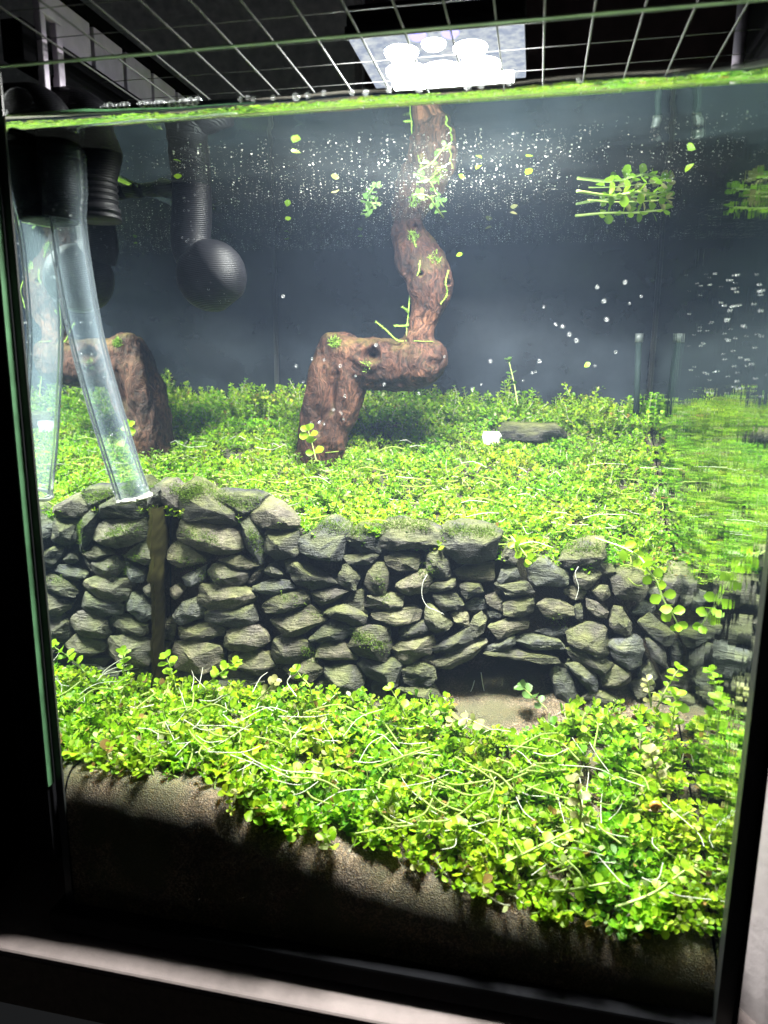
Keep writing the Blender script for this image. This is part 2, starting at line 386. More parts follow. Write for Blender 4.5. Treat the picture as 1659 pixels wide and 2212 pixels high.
def h_up(x, y):
    z0 = ztop(x); yw = wall_y(x, z0)
    s = (y - yw) / (YB - yw)
    return z0 + (0.268 - z0) * s - 0.008 * math.sin(math.pi * min(max(s, 0), 1)) + 0.0055 * fbm(x, y, 22, 5.5)
def grid_mesh(name, xs, ys, fn):
    v = [(x, y, fn(x, y)) for y in ys for x in xs]; nx = len(xs)
    f = [(j * nx + i, j * nx + i + 1, (j + 1) * nx + i + 1, (j + 1) * nx + i) for j in range(len(ys) - 1) for i in range(nx - 1)]
    return v, f
ys = np.concatenate([0.013 - 0.012 * np.sin(np.linspace(math.pi / 2, 0, 26)), [0.0145, 0.0165], np.linspace(0.019, 0.185, 56)])
xs = np.linspace(XL + 0.0005, XR - 0.0005, 130)
v, f = grid_mesh('sand', xs, ys, h_low)
n0 = len(v)                                    # skirt down the front glass
v += [(x, 0.001, 0.008) for x in xs]
f += [(n0 + i, n0 + i + 1, i + 1, i) for i in range(len(xs) - 1)]
sand = struct(link('sand', pydata('sand', v, f), SAND, None, True))
# planted bank behind the stones, with its hollow
_c0 = on_wall(1085, 1482)
def bank_y(x, z):
    y = wall_y(x, z) + 0.012
    dx = (x - _c0[0]) / 0.042; dz = (z - _c0[2]) / 0.024
    k = dx * dx + dz * dz
    if k < 1.4: y += 0.075 * max(0.0, 1 - max(0, (k - 0.5)) / 0.9)
    return y
v, f = [], []
zs = np.linspace(0.0, 1.0, 26)
for k in zs:
    for x in xs:
        z = 0.085 + (ztop(x) - 0.002 - 0.085) * k; v.append((x, bank_y(x, z), z))
nx = len(xs)
for j in range(len(zs) - 1):
    for i in range(nx - 1): f.append((j * nx + i, j * nx + i + 1, (j + 1) * nx + i + 1, (j + 1) * nx + i))
base = len(v)
for q in np.linspace(0.02, 1, 40):
    for x in xs:
        z0 = ztop(x); y0 = bank_y(x, z0 - 0.002); y = y0 + (YB - 0.001 - y0) * q; v.append((x, y, h_up(x, y)))
row = (len(zs) - 1) * nx
for j in range(40):
    a = row if j == 0 else base + (j - 1) * nx; b = base + j * nx
    for i in range(nx - 1): f.append((a + i, a + i + 1, b + i + 1, b + i))
bank = struct(link('soil_bank', pydata('soil_bank', v, f), SOIL, None, True))

# ------------------------------------------------------------------ room, shelf
v, f = box_data((-1.6, 0.95, -0.6), (-0.55, 1.0, 2.0))
struct(bevel_box('wall', (-2.2, 0.95, -0.7), (-0.315, 1.0, 2.0), PLASTER, None, 0))
struct(bevel_box('rear_wall', (-0.315, 1.02, -0.7), (2.0, 1.06, 2.0), DARKWALL, None, 0))
e0, e1 = at_z(0, 2045, -0.003), at_z(291, 2112, -0.003)
yf = float((e0[1] + e1[1]) / 2)
shelf = empty('shelf', (0, 0, -0.003)); tag(shelf, 'pale laminate shelf with dark front edge carrying the aquarium', 'shelf')
bevel_box('shelf_top', (-0.9, yf, -0.0075), (0.50, 0.60, -0.003), SHELFTOP, None, 0.002, 3).parent = shelf
bevel_box('front_edge', (-0.9, yf + 0.0006, -0.038), (0.50, yf + 0.02, -0.0078), SHELFEDGE, None, 0.0008).parent = shelf
for ch in shelf.children: ch.location = (0, 0, 0.003)
q0, q1 = at_z(0, 1925, -.003), at_z(75, 1800, -.003); dv_ = (q1 - q0); dv_ /= np.linalg.norm(dv_); nn_ = np.array((-dv_[1], dv_[0], 0)) * .012
a0_, a1_ = q0 - dv_ * .25, q1 + dv_ * .25
pvts = [(*(q[:2]), z) for z in (-.003, .45) for q in (a0_, a1_, a1_ + nn_, a0_ + nn_)]
par = link('dark_partition', pydata('dark_partition', pvts, [(0, 3, 2, 1), (4, 5, 6, 7), (0, 1, 5, 4), (1, 2, 6, 5), (2, 3, 7, 6), (3, 0, 4, 7)]), BLACKP); tag(par, 'black panel standing on the shelf to the left of the aquarium', 'panel')
pc = at_y(1640, 1800, 0.02)
side = empty('cabinet_side', (float(pc[0]) + 0.02, 0.05, -0.003)); tag(side, 'pale grey cabinet panel standing to the right of the aquarium', 'cabinet')
a_, b_ = np.array((XR + .0095, .035)), np.array((XR + .100, -.088)); n_ = np.array((.81, .58)) * .018
cv = [(*q, z) for z in (-.003, .215) for q in (a_, b_, b_ + n_, a_ + n_)]
cp = link('side_panel', pydata('side_panel', cv, [(0, 3, 2, 1), (4, 5, 6, 7), (0, 1, 5, 4), (1, 2, 6, 5), (2, 3, 7, 6), (3, 0, 4, 7)]), WOODW, side); cp.location = -side.location

# ------------------------------------------------------------------ aquarium
tank = empty('aquarium', ((XL + XR) / 2, YB / 2, 0)); tag(tank, 'small rimless glass aquarium with black seams and black foot frame', 'aquarium')
def P(o): o.parent = tank; o.location = -tank.location; return o
TH = 0.005
def pane(name, v, f, mats, idx):
    me = pydata(name, v, f)
    for m in mats: me.materials.append(m)
    me.polygons.foreach_set('material_index', idx); o = link(name, me); return P(o)
# front pane: only clear faces, its polished edges are parts of their own
v, f = box_data((XL, -TH, 0.012), (XR, 0, ZT)); pane('front_pane', v, [f[2], f[4]], [CLEAR], [0, 0])
P(bevel_box('polished_edge', (XL, -0.0022, ZT + 0.0001), (XR, 0.0, ZT + 0.0006), EDGE, None, 0.0))
P(bevel_box('polished_edge', (XL - 0.0046, -TH - 0.0002, 0.085), (XL - 0.0036, -0.0002, ZT), EDGE2, None, 0.0))
# left pane: inner face wound outwards so that the water side sees the glass/air boundary
v = [(XL, 0.0005, 0.012), (XL, YB, 0.012), (XL, YB, ZW + .0075), (XL, 0.0005, ZW + .0075)]
pane('left_pane', v, [(3, 2, 1, 0)], [PANE_L], [0])
v = [(XR, 0.0005, 0.012), (XR, YB, 0.012), (XR, YB, ZT), (XR, 0.0005, ZT)]
pane('right_pane', v, [(0, 1, 2, 3)], [PANE_R], [0])
for o in (tank.children):
    if o.name == 'left_pane':
        n = o.data.polygons[0].normal
        if n.x > 0: o.data.flip_normals()
    if o.name == 'right_pane':
        if o.data.polygons[0].normal.x < 0: o.data.flip_normals()
P(bevel_box('back_pane', (XL - TH, YB, 0.012), (XR + TH, YB + TH, ZT), FILM, None, 0.0))
for nm, xa, xb, ya, yb in (('corner_seam', XL - 0.0032, XL + 0.0012, -0.0002, 0.0012), ('corner_seam', XR - 0.001, XR + 0.006, -0.0055, 0.0012),
                           ('corner_seam', XL, XL + 0.002, YB - 0.002, YB - 0.0003), ('corner_seam', XR - 0.002, XR, YB - 0.002, YB - 0.0003)):
    P(bevel_box(nm, (xa, ya, 0.010), (xb, yb, ZT - 0.001), SILIC, None, 0.0003))
P(bevel_box('foot_frame', (XL - 0.009, -0.0075, 0.0), (XR + 0.009, YB + 0.010, 0.0118), BLACKP, None, 0.0015))
P(bevel_box('corner_guard', (XL - 0.022, -0.004, 0.038), (XL - 0.0052, 0.30, ZW + 0.003), BLACKP, None, 0.001))
P(bevel_box('corner_guard', (XR + 0.0062, -0.008, 0.010), (XR + 0.0075, 0.02, ZT + 0.05), BLACKP, None, 0.001))

# water surface with the meniscus climbing the four panes
def water_z(x, y):
    df = y - 0.0012; d = x - XL - 0.0004; R = 0.0042
    z = ZW + 0.00025 * fbm(x, y, 16, 2.2)
    if df < 0.0068: z += 0.0046 * (1 - max(df, 0) / 0.0068) ** 1.12
    elif d < R: z += R - math.sqrt(max(0.0, R * R - (R - max(d, 0)) ** 2))
    return z
e = np.array([0.0, .0003, .0007, .0012, .0018, .0026, .0035, .0046, .0057, .0068])
wx = np.concatenate([[XL - 0.0006], XL + 0.0004 + e, np.linspace(XL + 0.01, XR - 0.01, 44), (XR - 0.0004 - e)[::-1], [XR + 0.0006]])
wy = np.concatenate([0.0012 + e, np.linspace(0.01, YB - 0.011, 44), (YB - 0.001 - e)[::-1], [YB + 0.0006]])
v, f = grid_mesh('water', wx, wy, water_z)
wm = pydata('water', v, f); wm.materials.append(WATER); wm.materials.append(MENISCUS)
water = struct(link('water', wm, None, None, True))
for p in wm.polygons:
    if p.center.y < .0079 or p.center.x < XL + .0046: p.material_index = 1
# cloudy water: one closed body of faint haze between the panes
m, nt, out = mat_new('cloudy_water'); N = NT(nt)
pv = N('VolumePrincipled', Density=0.10, Anisotropy=0.2); pv.inputs['Color'].default_value = (0.52, 0.68, 1.0, 1); N.l(pv.outputs[0], out.inputs['Volume'])
hv, hf = box_data((XL + 0.0002, 0.0004, 0.006), (XR - 0.0002, YB - 0.0004, ZW + 0.0002))
stuff(link('haze', pydata('haze', hv, hf), m))

# ------------------------------------------------------------------ dry-stone retaining wall
TILES = {1: (600, 1780, 500), 2: (600, 2180, 500), 3: (1060, 1830, 500), 4: (1060, 2180, 500), 5: (1520, 1880, 500), 6: (1520, 2200, 500), 7: (2000, 1930, 520), 8: (2000, 2200, 520)}
def tp(t, x, y):
    ox, oy, w = TILES[t]; s = w / 1659.0; return ((ox + x * s) / 1.7179, (oy + y * s) / 1.7179)
STONES = [
 (1, "180 160 330 60 440 80 600 240 790 330 900 400 930 530 860 560 700 530 260 490 210 330", "500 300 820 390", 1),
 (1, "-60 60 90 60 190 170 230 330 150 420 0 300 -60 250", "90 200", 1),
 (1, "600 200 760 180 930 330 1000 320 1120 220 1210 250 1180 340 1100 420 1000 480 900 440 820 380", "1000 380", 1),
 (1, "1080 440 1180 340 1270 285 1400 330 1659 490 1680 560 1600 600 1400 590 1230 590", "1330 360 1560 500", 1),
 (1, "250 500 560 510 800 570 950 640 990 830 940 900 700 920 560 900 340 780 200 720 225 560", "480 690 760 780", 0),
 (1, "960 500 1050 470 1150 510 1230 640 1260 760 1240 1000 1190 1030 1100 900 1020 780 1000 620", "1100 700", 0),
 (1, "1260 640 1400 615 1659 640 1690 900 1600 960 1420 990 1290 900 1270 760", "1450 780", 0),
 (1, "60 960 100 840 220 750 330 850 560 1000 500 1040 260 1070 110 1050", "220 980", 0),
 (1, "700 990 860 940 1000 960 1190 1060 1090 1110 980 1100 830 1050", "1000 1060", 0),
 (1, "240 1200 420 1110 545 1060 510 1230 370 1340 280 1300", "390 1240", 0),
 (1, "560 1130 640 1040 800 1060 1030 1160 1010 1260 890 1310 760 1310 640 1260", "760 1190", 0),
 (1, "90 1340 170 1290 260 1370 200 1470 160 1475 90 1400", "170 1380", 0),
 (1, "450 1400 500 1290 700 1320 950 1330 1120 1400 1130 1500 950 1570 620 1620 560 1590 470 1500", "700 1450 960 1430", 0),
 (1, "1130 1320 1230 1270 1400 1240 1560 1270 1620 1330 1440 1400 1280 1415 1150 1370", "1330 1350", 0),
 (1, "1040 1240 1120 1150 1230 1040 1250 1100 1170 1230 1090 1280", "", 0),
 (1, "1270 1130 1320 1060 1400 1070 1480 1170 1460 1220 1330 1200", "1380 1130", 0),
 (3, "140 590 350 460 480 370 580 370 740 480 750 560 680 830 600 830 180 720 150 640", "400 650 590 770", 1),
 (3, "780 620 760 540 880 430 1000 480 1120 470 1170 560 1160 720 1000 760 860 680", "950 560", 1),
 (3, "1150 480 1240 400 1380 380 1520 400 1700 420 1850 500 1900 560 1900 640 1690 680 1400 690 1200 690 1160 600", "1350 560 1650 580", 1),
 (3, "0 870 60 840 340 940 540 1060 650 1100 560 1150 300 1170 130 1120 20 1000", "330 990", 0),
 (3, "720 790 870 740 1050 740 1150 770 1050 850 950 885 780 860", "960 810", 0),
 (3, "700 900 750 870 800 920 900 1060 850 1200 770 1180 660 1110 660 1000", "800 1060", 0),
 (3, "960 1130 1010 960 1110 860 1200 880 1270 980 1250 1180 1210 1250 1090 1240", "1150 1100", 0),
 (3, "1230 790 1350 740 1659 770 1640 850 1620 950 1400 960 1250 900", "1450 840", 0),
 (3, "1350 1150 1480 1060 1600 970 1720 960 1800 1060 1780 1150 1720 1230 1600 1230 1480 1250 1380 1220", "1600 1120", 0),
 (3, "980 1400 1020 1270 1200 1300 1290 1240 1430 1280 1420 1380 1280 1480 1150 1450", "1280 1340", 0),
 (3, "310 1240 420 1200 620 1180 760 1210 700 1260 560 1330 440 1380 360 1310", "500 1290", 0),
 (3, "710 1330 800 1260 920 1200 990 1250 960 1420 850 1380", "", 0),
 (3, "490 1470 560 1400 720 1370 860 1420 1000 1510 960 1600 830 1620 640 1560", "640 1430 860 1470", 0),
 (3, "1040 1480 1180 1480 1380 1430 1560 1400 1659 1450 1630 1550 1500 1590 1390 1640 1200 1590 1090 1540", "1350 1590 1520 1560", 0),
 (2, "140 330 260 180 420 130 500 230 520 370 400 420 240 445 160 400", "330 290", 0),
 (2, "540 300 700 280 960 240 1110 210 1160 430 1000 480 820 470 560 420", "1000 330", 0),
 (2, "210 500 420 450 640 450 750 530 740 610 500 660 260 650 215 590", "450 560", 0),
 (2, "800 560 900 500 1180 470 1300 580 1310 690 1150 770 860 780 750 720", "880 640 1120 640", 0),
 (2, "170 690 450 660 700 730 750 830 720 960 550 1050 330 1050 180 980 140 800", "420 820", 0),
 (2, "800 860 900 820 1200 790 1320 860 1380 960 1210 1080 1000 1030 850 960", "1120 960", 0),
 (2, "800 1020 1000 1040 1200 1090 1100 1150 950 1170 850 1110", "", 0),
 (2, "620 1180 800 1150 1000 1160 1240 1160 1200 1260 1000 1320 800 1290 640 1250", "1000 1220", 0),
 (2, "20 400 90 370 165 450 150 650 30 650 10 500", "", 0),
 (2, "1180 1420 1350 1380 1500 1400 1520 1480 1350 1560 1180 1500", "", 0),
 (2, "-20 720 100 700 140 900 120 1080 -20 1060", "", 0),
 (2, "100 1060 330 1060 560 1070 600 1180 350 1230 120 1180", "", 0),
 (4, "0 70 140 50 270 90 270 200 130 270 0 290 -240 300 -280 240 -150 120", "0 230", 0),
 (4, "0 350 200 300 300 250 420 330 490 400 300 520 150 580 0 580 -130 480 -160 400", "100 500", 0),
 (4, "370 560 480 440 600 430 780 490 830 540 700 650 480 675 300 640", "560 580", 0),
 (4, "-150 650 -50 600 150 620 290 690 330 820 200 920 40 950 -120 930 -170 800", "0 750", 0),
 (4, "370 760 480 690 660 680 770 770 860 880 700 910 560 890 400 850", "600 840", 0),
 (4, "770 740 830 600 880 500 1060 470 1260 510 1290 680 1230 920 1100 900 900 830", "1050 650", 0),
 (4, "1300 740 1420 660 1600 640 1800 610 1830 690 1760 820 1520 940 1380 900", "1620 720", 0),
 (4, "1400 520 1560 460 1700 420 1750 500 1659 570 1480 650 1410 600", "1540 560", 0),
 (4, "470 990 640 960 840 970 930 1060 960 1180 900 1330 800 1390 650 1310 560 1180", "680 1160 800 1140", 0),
 (4, "870 950 1000 900 1230 930 1380 890 1410 980 1370 1100 1350 1220 1250 1230 1150 1130 1000 1090", "1220 1010", 0),
 (4, "-20 1010 150 930 330 900 460 1000 440 1090 280 1160 80 1110", "250 1020", 0),
 (4, "200 1250 350 1170 480 1130 550 1250 480 1330 330 1350", "", 0),
 (4, "1040 1200 1120 1140 1240 1240 1230 1330 1050 1340", "", 0),
 (4, "1400 980 1530 950 1640 950 1600 1040 1480 1060", "", 0),
 (6, "-100 950 50 870 180 860 290 940 315 1060 250 1140 80 1150 -60 1100", "150 980", 0),
 (6, "-120 1180 100 1160 270 1150 340 1290 410 1350 380 1410 150 1430 -100 1400", "180 1250", 0),
 (5, "380 370 440 280 600 240 900 290 1110 370 1040 640 940 640 850 690 610 690 450 540 400 450", "620 420 950 430", 1),
 (5, "180 620 280 510 390 540 470 660 510 860 350 900 220 830", "330 660", 0),
 (5, "540 800 640 730 1030 710 1020 900 900 950 650 900", "", 0),
 (5, "1120 600 1200 490 1290 480 1330 600 1280 710 1140 660", "1200 580", 1),
 (5, "1080 900 1130 770 1300 770 1350 880 1280 940 1130 960", "1220 830", 0),
 (5, "230 1040 300 930 440 920 560 900 550 960 420 1040 300 1070", "480 950", 0),
 (5, "280 1080 420 1080 580 1100 660 1200 600 1270 400 1280 330 1180", "420 1190", 0),
 (5, "620 980 700 960 850 980 900 1050 700 1140 640 1080", "720 1040", 0),
 (5, "690 1210 800 1150 920 1160 930 1260 800 1300 700 1270", "", 0),
 (5, "1070 970 1220 960 1430 940 1540 1060 1420 1090 1260 1120 1180 1080", "1330 1050", 0),
 (5, "930 1100 1080 1060 1150 1180 1140 1290 1020 1240 940 1180", "", 0),
 (5, "1150 1200 1380 1130 1520 1140 1520 1290 1380 1360 1170 1340", "1420 1250", 0),
 (5, "940 1300 1000 1250 1130 1300 1120 1370 980 1370", "", 0),
 (5, "200 1210 280 1250 530 1450 480 1510 330 1580 230 1520 180 1330", "350 1420", 0),
 (5, "510 1350 570 1310 700 1310 740 1450 690 1490 560 1410", "630 1410", 0),
 (5, "740 1460 780 1370 880 1300 950 1420 920 1540 820 1600 740 1560", "850 1450", 0),
 (5, "970 1470 1180 1420 1440 1430 1450 1500 1300 1560 1100 1620 1060 1520", "1200 1510", 0),
 (6, "280 690 500 560 720 440 830 520 850 580 700 640 480 720 330 740", "600 580", 0),
 (6, "310 830 620 700 820 620 945 590 940 640 780 780 500 940 330 920", "860 630", 0),
 (6, "920 690 1190 560 1290 540 1300 620 1150 720 950 740", "1190 600", 0),
 (6, "1300 600 1400 540 1659 560 1850 600 1880 680 1700 700 1500 680", "1480 610", 0),
 (6, "1170 690 1300 750 1500 760 1659 790 1800 800 1830 870 1659 870 1400 830 1050 770 950 740", "1350 780", 0),
 (6, "130 780 300 760 360 850 300 940 150 860", "", 0),
 (7, "-130 560 0 480 100 500 290 600 370 700 340 770 200 790 -50 780 -120 680", "250 620", 1),
 (7, "250 470 330 390 520 300 780 300 790 430 720 500 700 570 300 560", "480 430 720 410", 1),
 (7, "410 650 500 600 700 590 735 660 640 780 560 825 450 790", "600 700", 0),
 (7, "720 540 850 540 920 610 860 680 760 680", "830 610", 0),
 (7, "850 690 950 620 1150 590 1270 700 1290 830 1200 960 1050 960 900 870", "1050 750", 1),
 (7, "630 840 720 780 820 790 850 890 750 940 650 900", "770 850", 0),
 (7, "0 1000 80 960 250 960 390 1050 410 1130 330 1160 220 1170 60 1130", "200 1070", 0),
 (7, "430 1010 490 990 530 1080 530 1180 500 1230 440 1170 420 1080", "", 0),
 (7, "560 940 640 970 760 1030 840 1090 800 1160 690 1130 590 1050", "760 1090", 0),
 (7, "1480 720 1600 600 1690 620 1680 870 1600 1010 1520 960", "1580 720", 1),
 (7, "1100 1100 1200 980 1370 1010 1350 1110 1240 1140", "", 0),
 (7, "860 1120 890 1040 1000 1060 1090 1240 1090 1340 1000 1370 900 1330 850 1250", "940 1170", 0),
 (7, "1290 860 1420 800 1500 960 1480 1060 1380 1020", "", 0),
 (7, "300 830 420 790 560 850 540 930 380 950", "", 0),
 (8, "330 480 430 440 540 390 700 380 780 430 820 570 815 720 740 770 600 700 360 600", "560 580 720 680", 0),
 (8, "-60 460 100 430 330 420 340 490 200 520 -40 500", "", 0),
 (8, "830 590 960 550 1100 510 1200 580 1240 700 1200 860 1080 890 900 820 850 700", "1000 660", 0),
 (8, "1180 360 1330 270 1430 380 1600 490 1570 610 1490 630 1300 480", "1430 420", 0),
 (8, "1270 560 1330 560 1500 700 1550 920 1480 880 1350 770", "1430 740", 0),
 (8, "340 680 500 650 740 770 880 850 800 950 760 1010 560 880 400 800", "740 890", 0),
 (8, "320 850 450 830 690 990 690 1160 600 1160 480 980", "560 1000", 0),
 (8, "720 1010 900 860 1080 960 1090 1060 900 1130 760 1100", "1000 1000", 0),
 (8, "490 1280 640 1170 800 1180 990 1300 850 1350 600 1350", "760 1230", 0),
 (8, "200 870 330 900 380 1020 450 1210 400 1320 250 1320 150 1000", "", 0),
 (8, "1080 1080 1250 1030 1400 1100 1350 1230 1150 1260", "", 0),
 (8, "460 1340 520 1330 640 1510 560 1580 480 1480", "", 0),
 (8, "1200 880 1330 830 1420 1000 1300 1080 1180 1000", "", 0),
 (8, "1560 600 1690 560 1700 900 1580 860", "", 0),
 (8, "1380 1240 1560 1130 1690 1180 1660 1330 1450 1350", "", 0),
 (8, "1440 960 1560 930 1690 960 1680 1120 1500 1130", "", 0),
 (8, "800 1400 1000 1340 1200 1330 1300 1420 1100 1480 850 1490", "", 0),
]
wall = empty('retaining_wall', (0, 0.12, 0.10)); tag(wall, 'dry-stacked wall of dark slate stones holding up the planted terrace', 'stone wall')
stone_tops = []
def make_stone(i, tile, poly, apex, cap):
    r = random.Random(100 + i)
    a = list(map(float, poly.split())); pts = [tp(tile, a[k], a[k + 1]) for k in range(0, len(a), 2)]
    ap = list(map(float, apex.split())) if apex else []
    aps = [tp(tile, ap[k], ap[k + 1]) for k in range(0, len(ap), 2)]
    off = 0.0 if apex else 0.004
    W = np.array([on_wall(u, v, off) for u, v in pts]); c = W.mean(0)
    ext = W.max(0) - W.min(0); md = min(ext[0], ext[2]); big = max(ext[0], ext[2])
    W = c + (W - c) * 1.09
    T = min(0.020, 0.45 * md + 0.004); F = min(0.011, 0.34 * md) * r.uniform(0.8, 1.15)
    P3 = []
    for w in W:
        j = np.array([r.uniform(-1, 1), r.uniform(-1, 1), r.uniform(-1, 1)]) * 0.0006
        P3.append(w + j + np.array([0, r.uniform(-0.0012, 0.0022), 0]))
        P3.append(c + (w - c) * 0.86 + np.array([0, T * r.uniform(0.7, 1.0), 0]))
        if (not aps and r.random() < .6) or (aps and w[2] < c[2] and r.random() < .35):
            P3.append(c + (w - c) * r.uniform(0.62, 0.8) + np.array([0, -F * r.uniform(0.3, 0.55), -0.08 * md]))
    if aps:
        for u, v in aps:
            q = on_wall(u, v, off); P3.append(q + np.array([0, -F, 0]))
            P3.append(q + np.array([r.uniform(-.15, .15) * md, -F * 0.88, -r.uniform(0.08, 0.2) * md]))
    else:
        P3.append(c + np.array([r.uniform(-.2, .2) * ext[0], -F * 0.6, r.uniform(-.2, .15) * ext[2]]))
    if cap:
        for w in W:
            if w[2] > c[2]: P3.append(w + np.array([0, 0.014, 0.002]))
    bm = bmesh.new(); vs = [bm.verts.new(p - c) for p in P3]
    h = bmesh.ops.convex_hull(bm, input=vs)
    inner = [g for g in h['geom_interior'] + h['geom_unused'] if isinstance(g, bmesh.types.BMVert) and g.is_valid]
    bmesh.ops.delete(bm, geom=list(set(inner)), context='VERTS')
    bmesh.ops.remove_doubles(bm, verts=bm.verts[:], dist=0.0009)
    bmesh.ops.bevel(bm, geom=bm.edges[:], offset=min(0.0006, md * 0.035), segments=1, affect='EDGES', profile=0.6, clamp_overlap=True)
    bmesh.ops.triangulate(bm, faces=bm.faces[:])
    long = [e for e in bm.edges if e.calc_length() > 0.0035]
    bmesh.ops.subdivide_edges(bm, edges=long, cuts=1, use_grid_fill=True)
    bmesh.ops.triangulate(bm, faces=bm.faces[:])
    long = [e for e in bm.edges if e.calc_length() > 0.0032]
    bmesh.ops.subdivide_edges(bm, edges=long, cuts=1, use_grid_fill=True)
    bmesh.ops.triangulate(bm, faces=bm.faces[:])
    bmesh.ops.smooth_vert(bm, verts=bm.verts[:], factor=0.05, use_axis_x=True, use_axis_y=True, use_axis_z=True)
    bm.normal_update(); sd = r.uniform(0, 50)
    for vv in bm.verts:
        q = vv.co
        n = mnoise.fractal(Vector((q.x * 90 + sd, q.y * 90, q.z * 150 + sd)), 0.8, 2.0, 4)
        vv.co = q + vv.normal * (0.0012 * n)
    bm.normal_update()
    me = bpy.data.meshes.new('stone'); bm.to_mesh(me); bm.free()
    o = link('stone', me, STONE, wall, False); o.location = Vector(c) - wall.location
    me.polygons.foreach_set('use_smooth', np.ones(len(me.polygons), bool))
    try: me.set_sharp_from_angle(angle=math.radians(20))
    except Exception: pass
    stone_tops.append((c, ext, cap))
for i, s in enumerate(STONES): make_stone(i, *s)

# ------------------------------------------------------------------ driftwood
ZS = 0.5425 / 1.7179
def dz(x, y): return ((1000 + 0.5425 * x) / 1.7179, (700 + 0.5425 * y) / 1.7179)
MPX = 0.5425 / 1.7179 * (0.236 + 0.30) / FPX
path = [  # zoom x, zoom y, half width (zoom), depth offset
 (318, 1990, 150, 0), (325, 1880, 146, 0), (340, 1800, 156, 0), (362, 1700, 176, 0), (375, 1600, 180, .002), (425, 1500, 200, .004), (450, 1400, 205, .004), (480, 1280, 190, .003), (495, 1180, 170, .002), (510, 1110, 130, 0)]
path2 = [(465, 1110, 110, -.004), (560, 1150, 130, -.002), (680, 1200, 165, .002), (810, 1205, 170, .003), (930, 1210, 170, .001), (1030, 1185, 162, -.002), (1110, 1150, 105, -.003)]
path3 = [(1005, 1150, 120, -.002), (1026, 1020, 92, -.003), (1046, 910, 92, -.003), (1082, 800, 116, -.003), (1100, 700, 142, -.003), (1102, 620, 146, -.003), (1066, 550, 146, -.001), (1018, 480, 146, .002), (985, 400, 134, .003), (952, 320, 118, .003), (944, 255, 102, .003), (952, 212, 84, .002)]
lump = [(1180, 620, 62, 0), (1215, 690, 40, .004), (1140, 1130, 70, -.002), (990, 240, 50, -.006), (880, 300, 55, -.002), (1000, 560, 70, -.006), (1130, 500, 55, -.004)]
lump2 = [(420, 1060, 75, -.006), (730, 1075, 55, -.004)]
def sphere_soup():
    V, Fc = [], []
    base = []
    bm = bmesh.new(); bmesh.ops.create_icosphere(bm, subdivisions=2, radius=1.0)
    bm.verts.ensure_lookup_table(); sv = np.array([v.co[:] for v in bm.verts]); sf = [[v.index for v in q.verts] for q in bm.faces]; bm.free()
    items = []
    for pth in (path, path2, path3):
        a = np.array(pth, float); s = spline(a, 9 * (len(a) - 1)); items += [tuple(q) for q in s]
    a = np.array([(250, 1800, 62, -.004), (275, 1640, 78, -.007), (305, 1500, 78, -.009), (335, 1380, 76, -.010), (350, 1270, 82, -.008), (395, 1150, 90, -.006), (440, 1080, 92, -.004)], float); items += [tuple(q) for q in spline(a, 60)]
    items += lump + lump2
    for (zx, zy, hw, oy) in items:
        c = at_y(*dz(zx, zy), 0.236 + oy); n = len(V)
        V.extend(list(c + sv * hw * 1.05 * MPX * np.array([1, 0.92, 1]))); Fc.extend([[n + k for k in q] for q in sf])
    return V, Fc
V, Fc = sphere_soup()
tmp = link('tmp_wood', pydata('tmp_wood', V, Fc))
rm = tmp.modifiers.new('r', 'REMESH'); rm.mode = 'VOXEL'; rm.voxel_size = 0.0011
sm = tmp.modifiers.new('s', 'SMOOTH'); sm.factor = 0.6; sm.iterations = 11
dg = bpy.context.evaluated_depsgraph_get(); me = bpy.data.meshes.new_from_object(tmp.evaluated_get(dg)); bpy.data.objects.remove(tmp)
me.name = 'trunk'
co = np.zeros(len(me.vertices) * 3, np.float32); me.vertices.foreach_get('co', co); co = co.reshape(-1, 3).astype(float)
no = np.zeros(len(me.vertices) * 3, np.float32); me.vertices.foreach_get('normal', no); no = no.reshape(-1, 3)
pits = [(690, 1140, 78, .014), (1040, 588, 26, .006), (1125, 1200, 48, .0022), (1222, 640, 26, .006), (990, 250, 22, .004)]
for zx, zy, r_, dep in pits:
    c = at_y(*dz(zx, zy), 0.224); R = r_ * MPX
    d2 = ((co[:, 0] - c[0]) ** 2 + ((co[:, 2] - c[2]) * 1.1) ** 2) ** 0.5
    k = np.clip(1 - d2 / R, 0, 1); k = k * k * (3 - 2 * k)
    msk = no[:, 1] < 0.25
    co[:, 1] += np.where(msk, dep * k, 0)
    lip = np.exp(-((d2 - R * 1.15) / (R * 0.25)) ** 2); co[:, 1] -= np.where(msk, 0.0006 * lip, 0)
groove = spline([(430, 1250), (405, 1340), (395, 1420), (380, 1500), (330, 1580), (300, 1680)], 60)
for zx, zy in groove:
    c = at_y(*dz(zx + 25, zy), 0.22); d2 = ((co[:, 0] - c[0]) ** 2 + (co[:, 2] - c[2]) ** 2)
    k = np.exp(-d2 / (2 * 0.0022 ** 2)); co[:, 1] += np.where(no[:, 1] < 0, 0.0009 * k, 0)
for i in range(len(co)):
    p = co[i]
    a = mnoise.fractal(Vector((p[0] * 55, p[1] * 55, p[2] * 40)), 0.8, 2.0, 4)
    b = mnoise.noise(Vector((p[0] * 420, p[1] * 420, p[2] * 110)))
    tw = p[2] * 26 + p[0] * 14
    rdg = mnoise.fractal(Vector((p[0] * 120 + tw, p[1] * 120 - tw, p[2] * 26)), .8, 2.0, 3)
    co[i] += no[i] * (0.0015 * a + 0.0011 * rdg + 0.0004 * b)
me.vertices.foreach_set('co', co.astype(np.float32).ravel()); me.update()
dw = empty('driftwood', tuple(at_y(*dz(330, 1880), 0.236))); tag(dw, 'gnarled brown driftwood branch rising in steps from the planted terrace to the surface', 'driftwood')
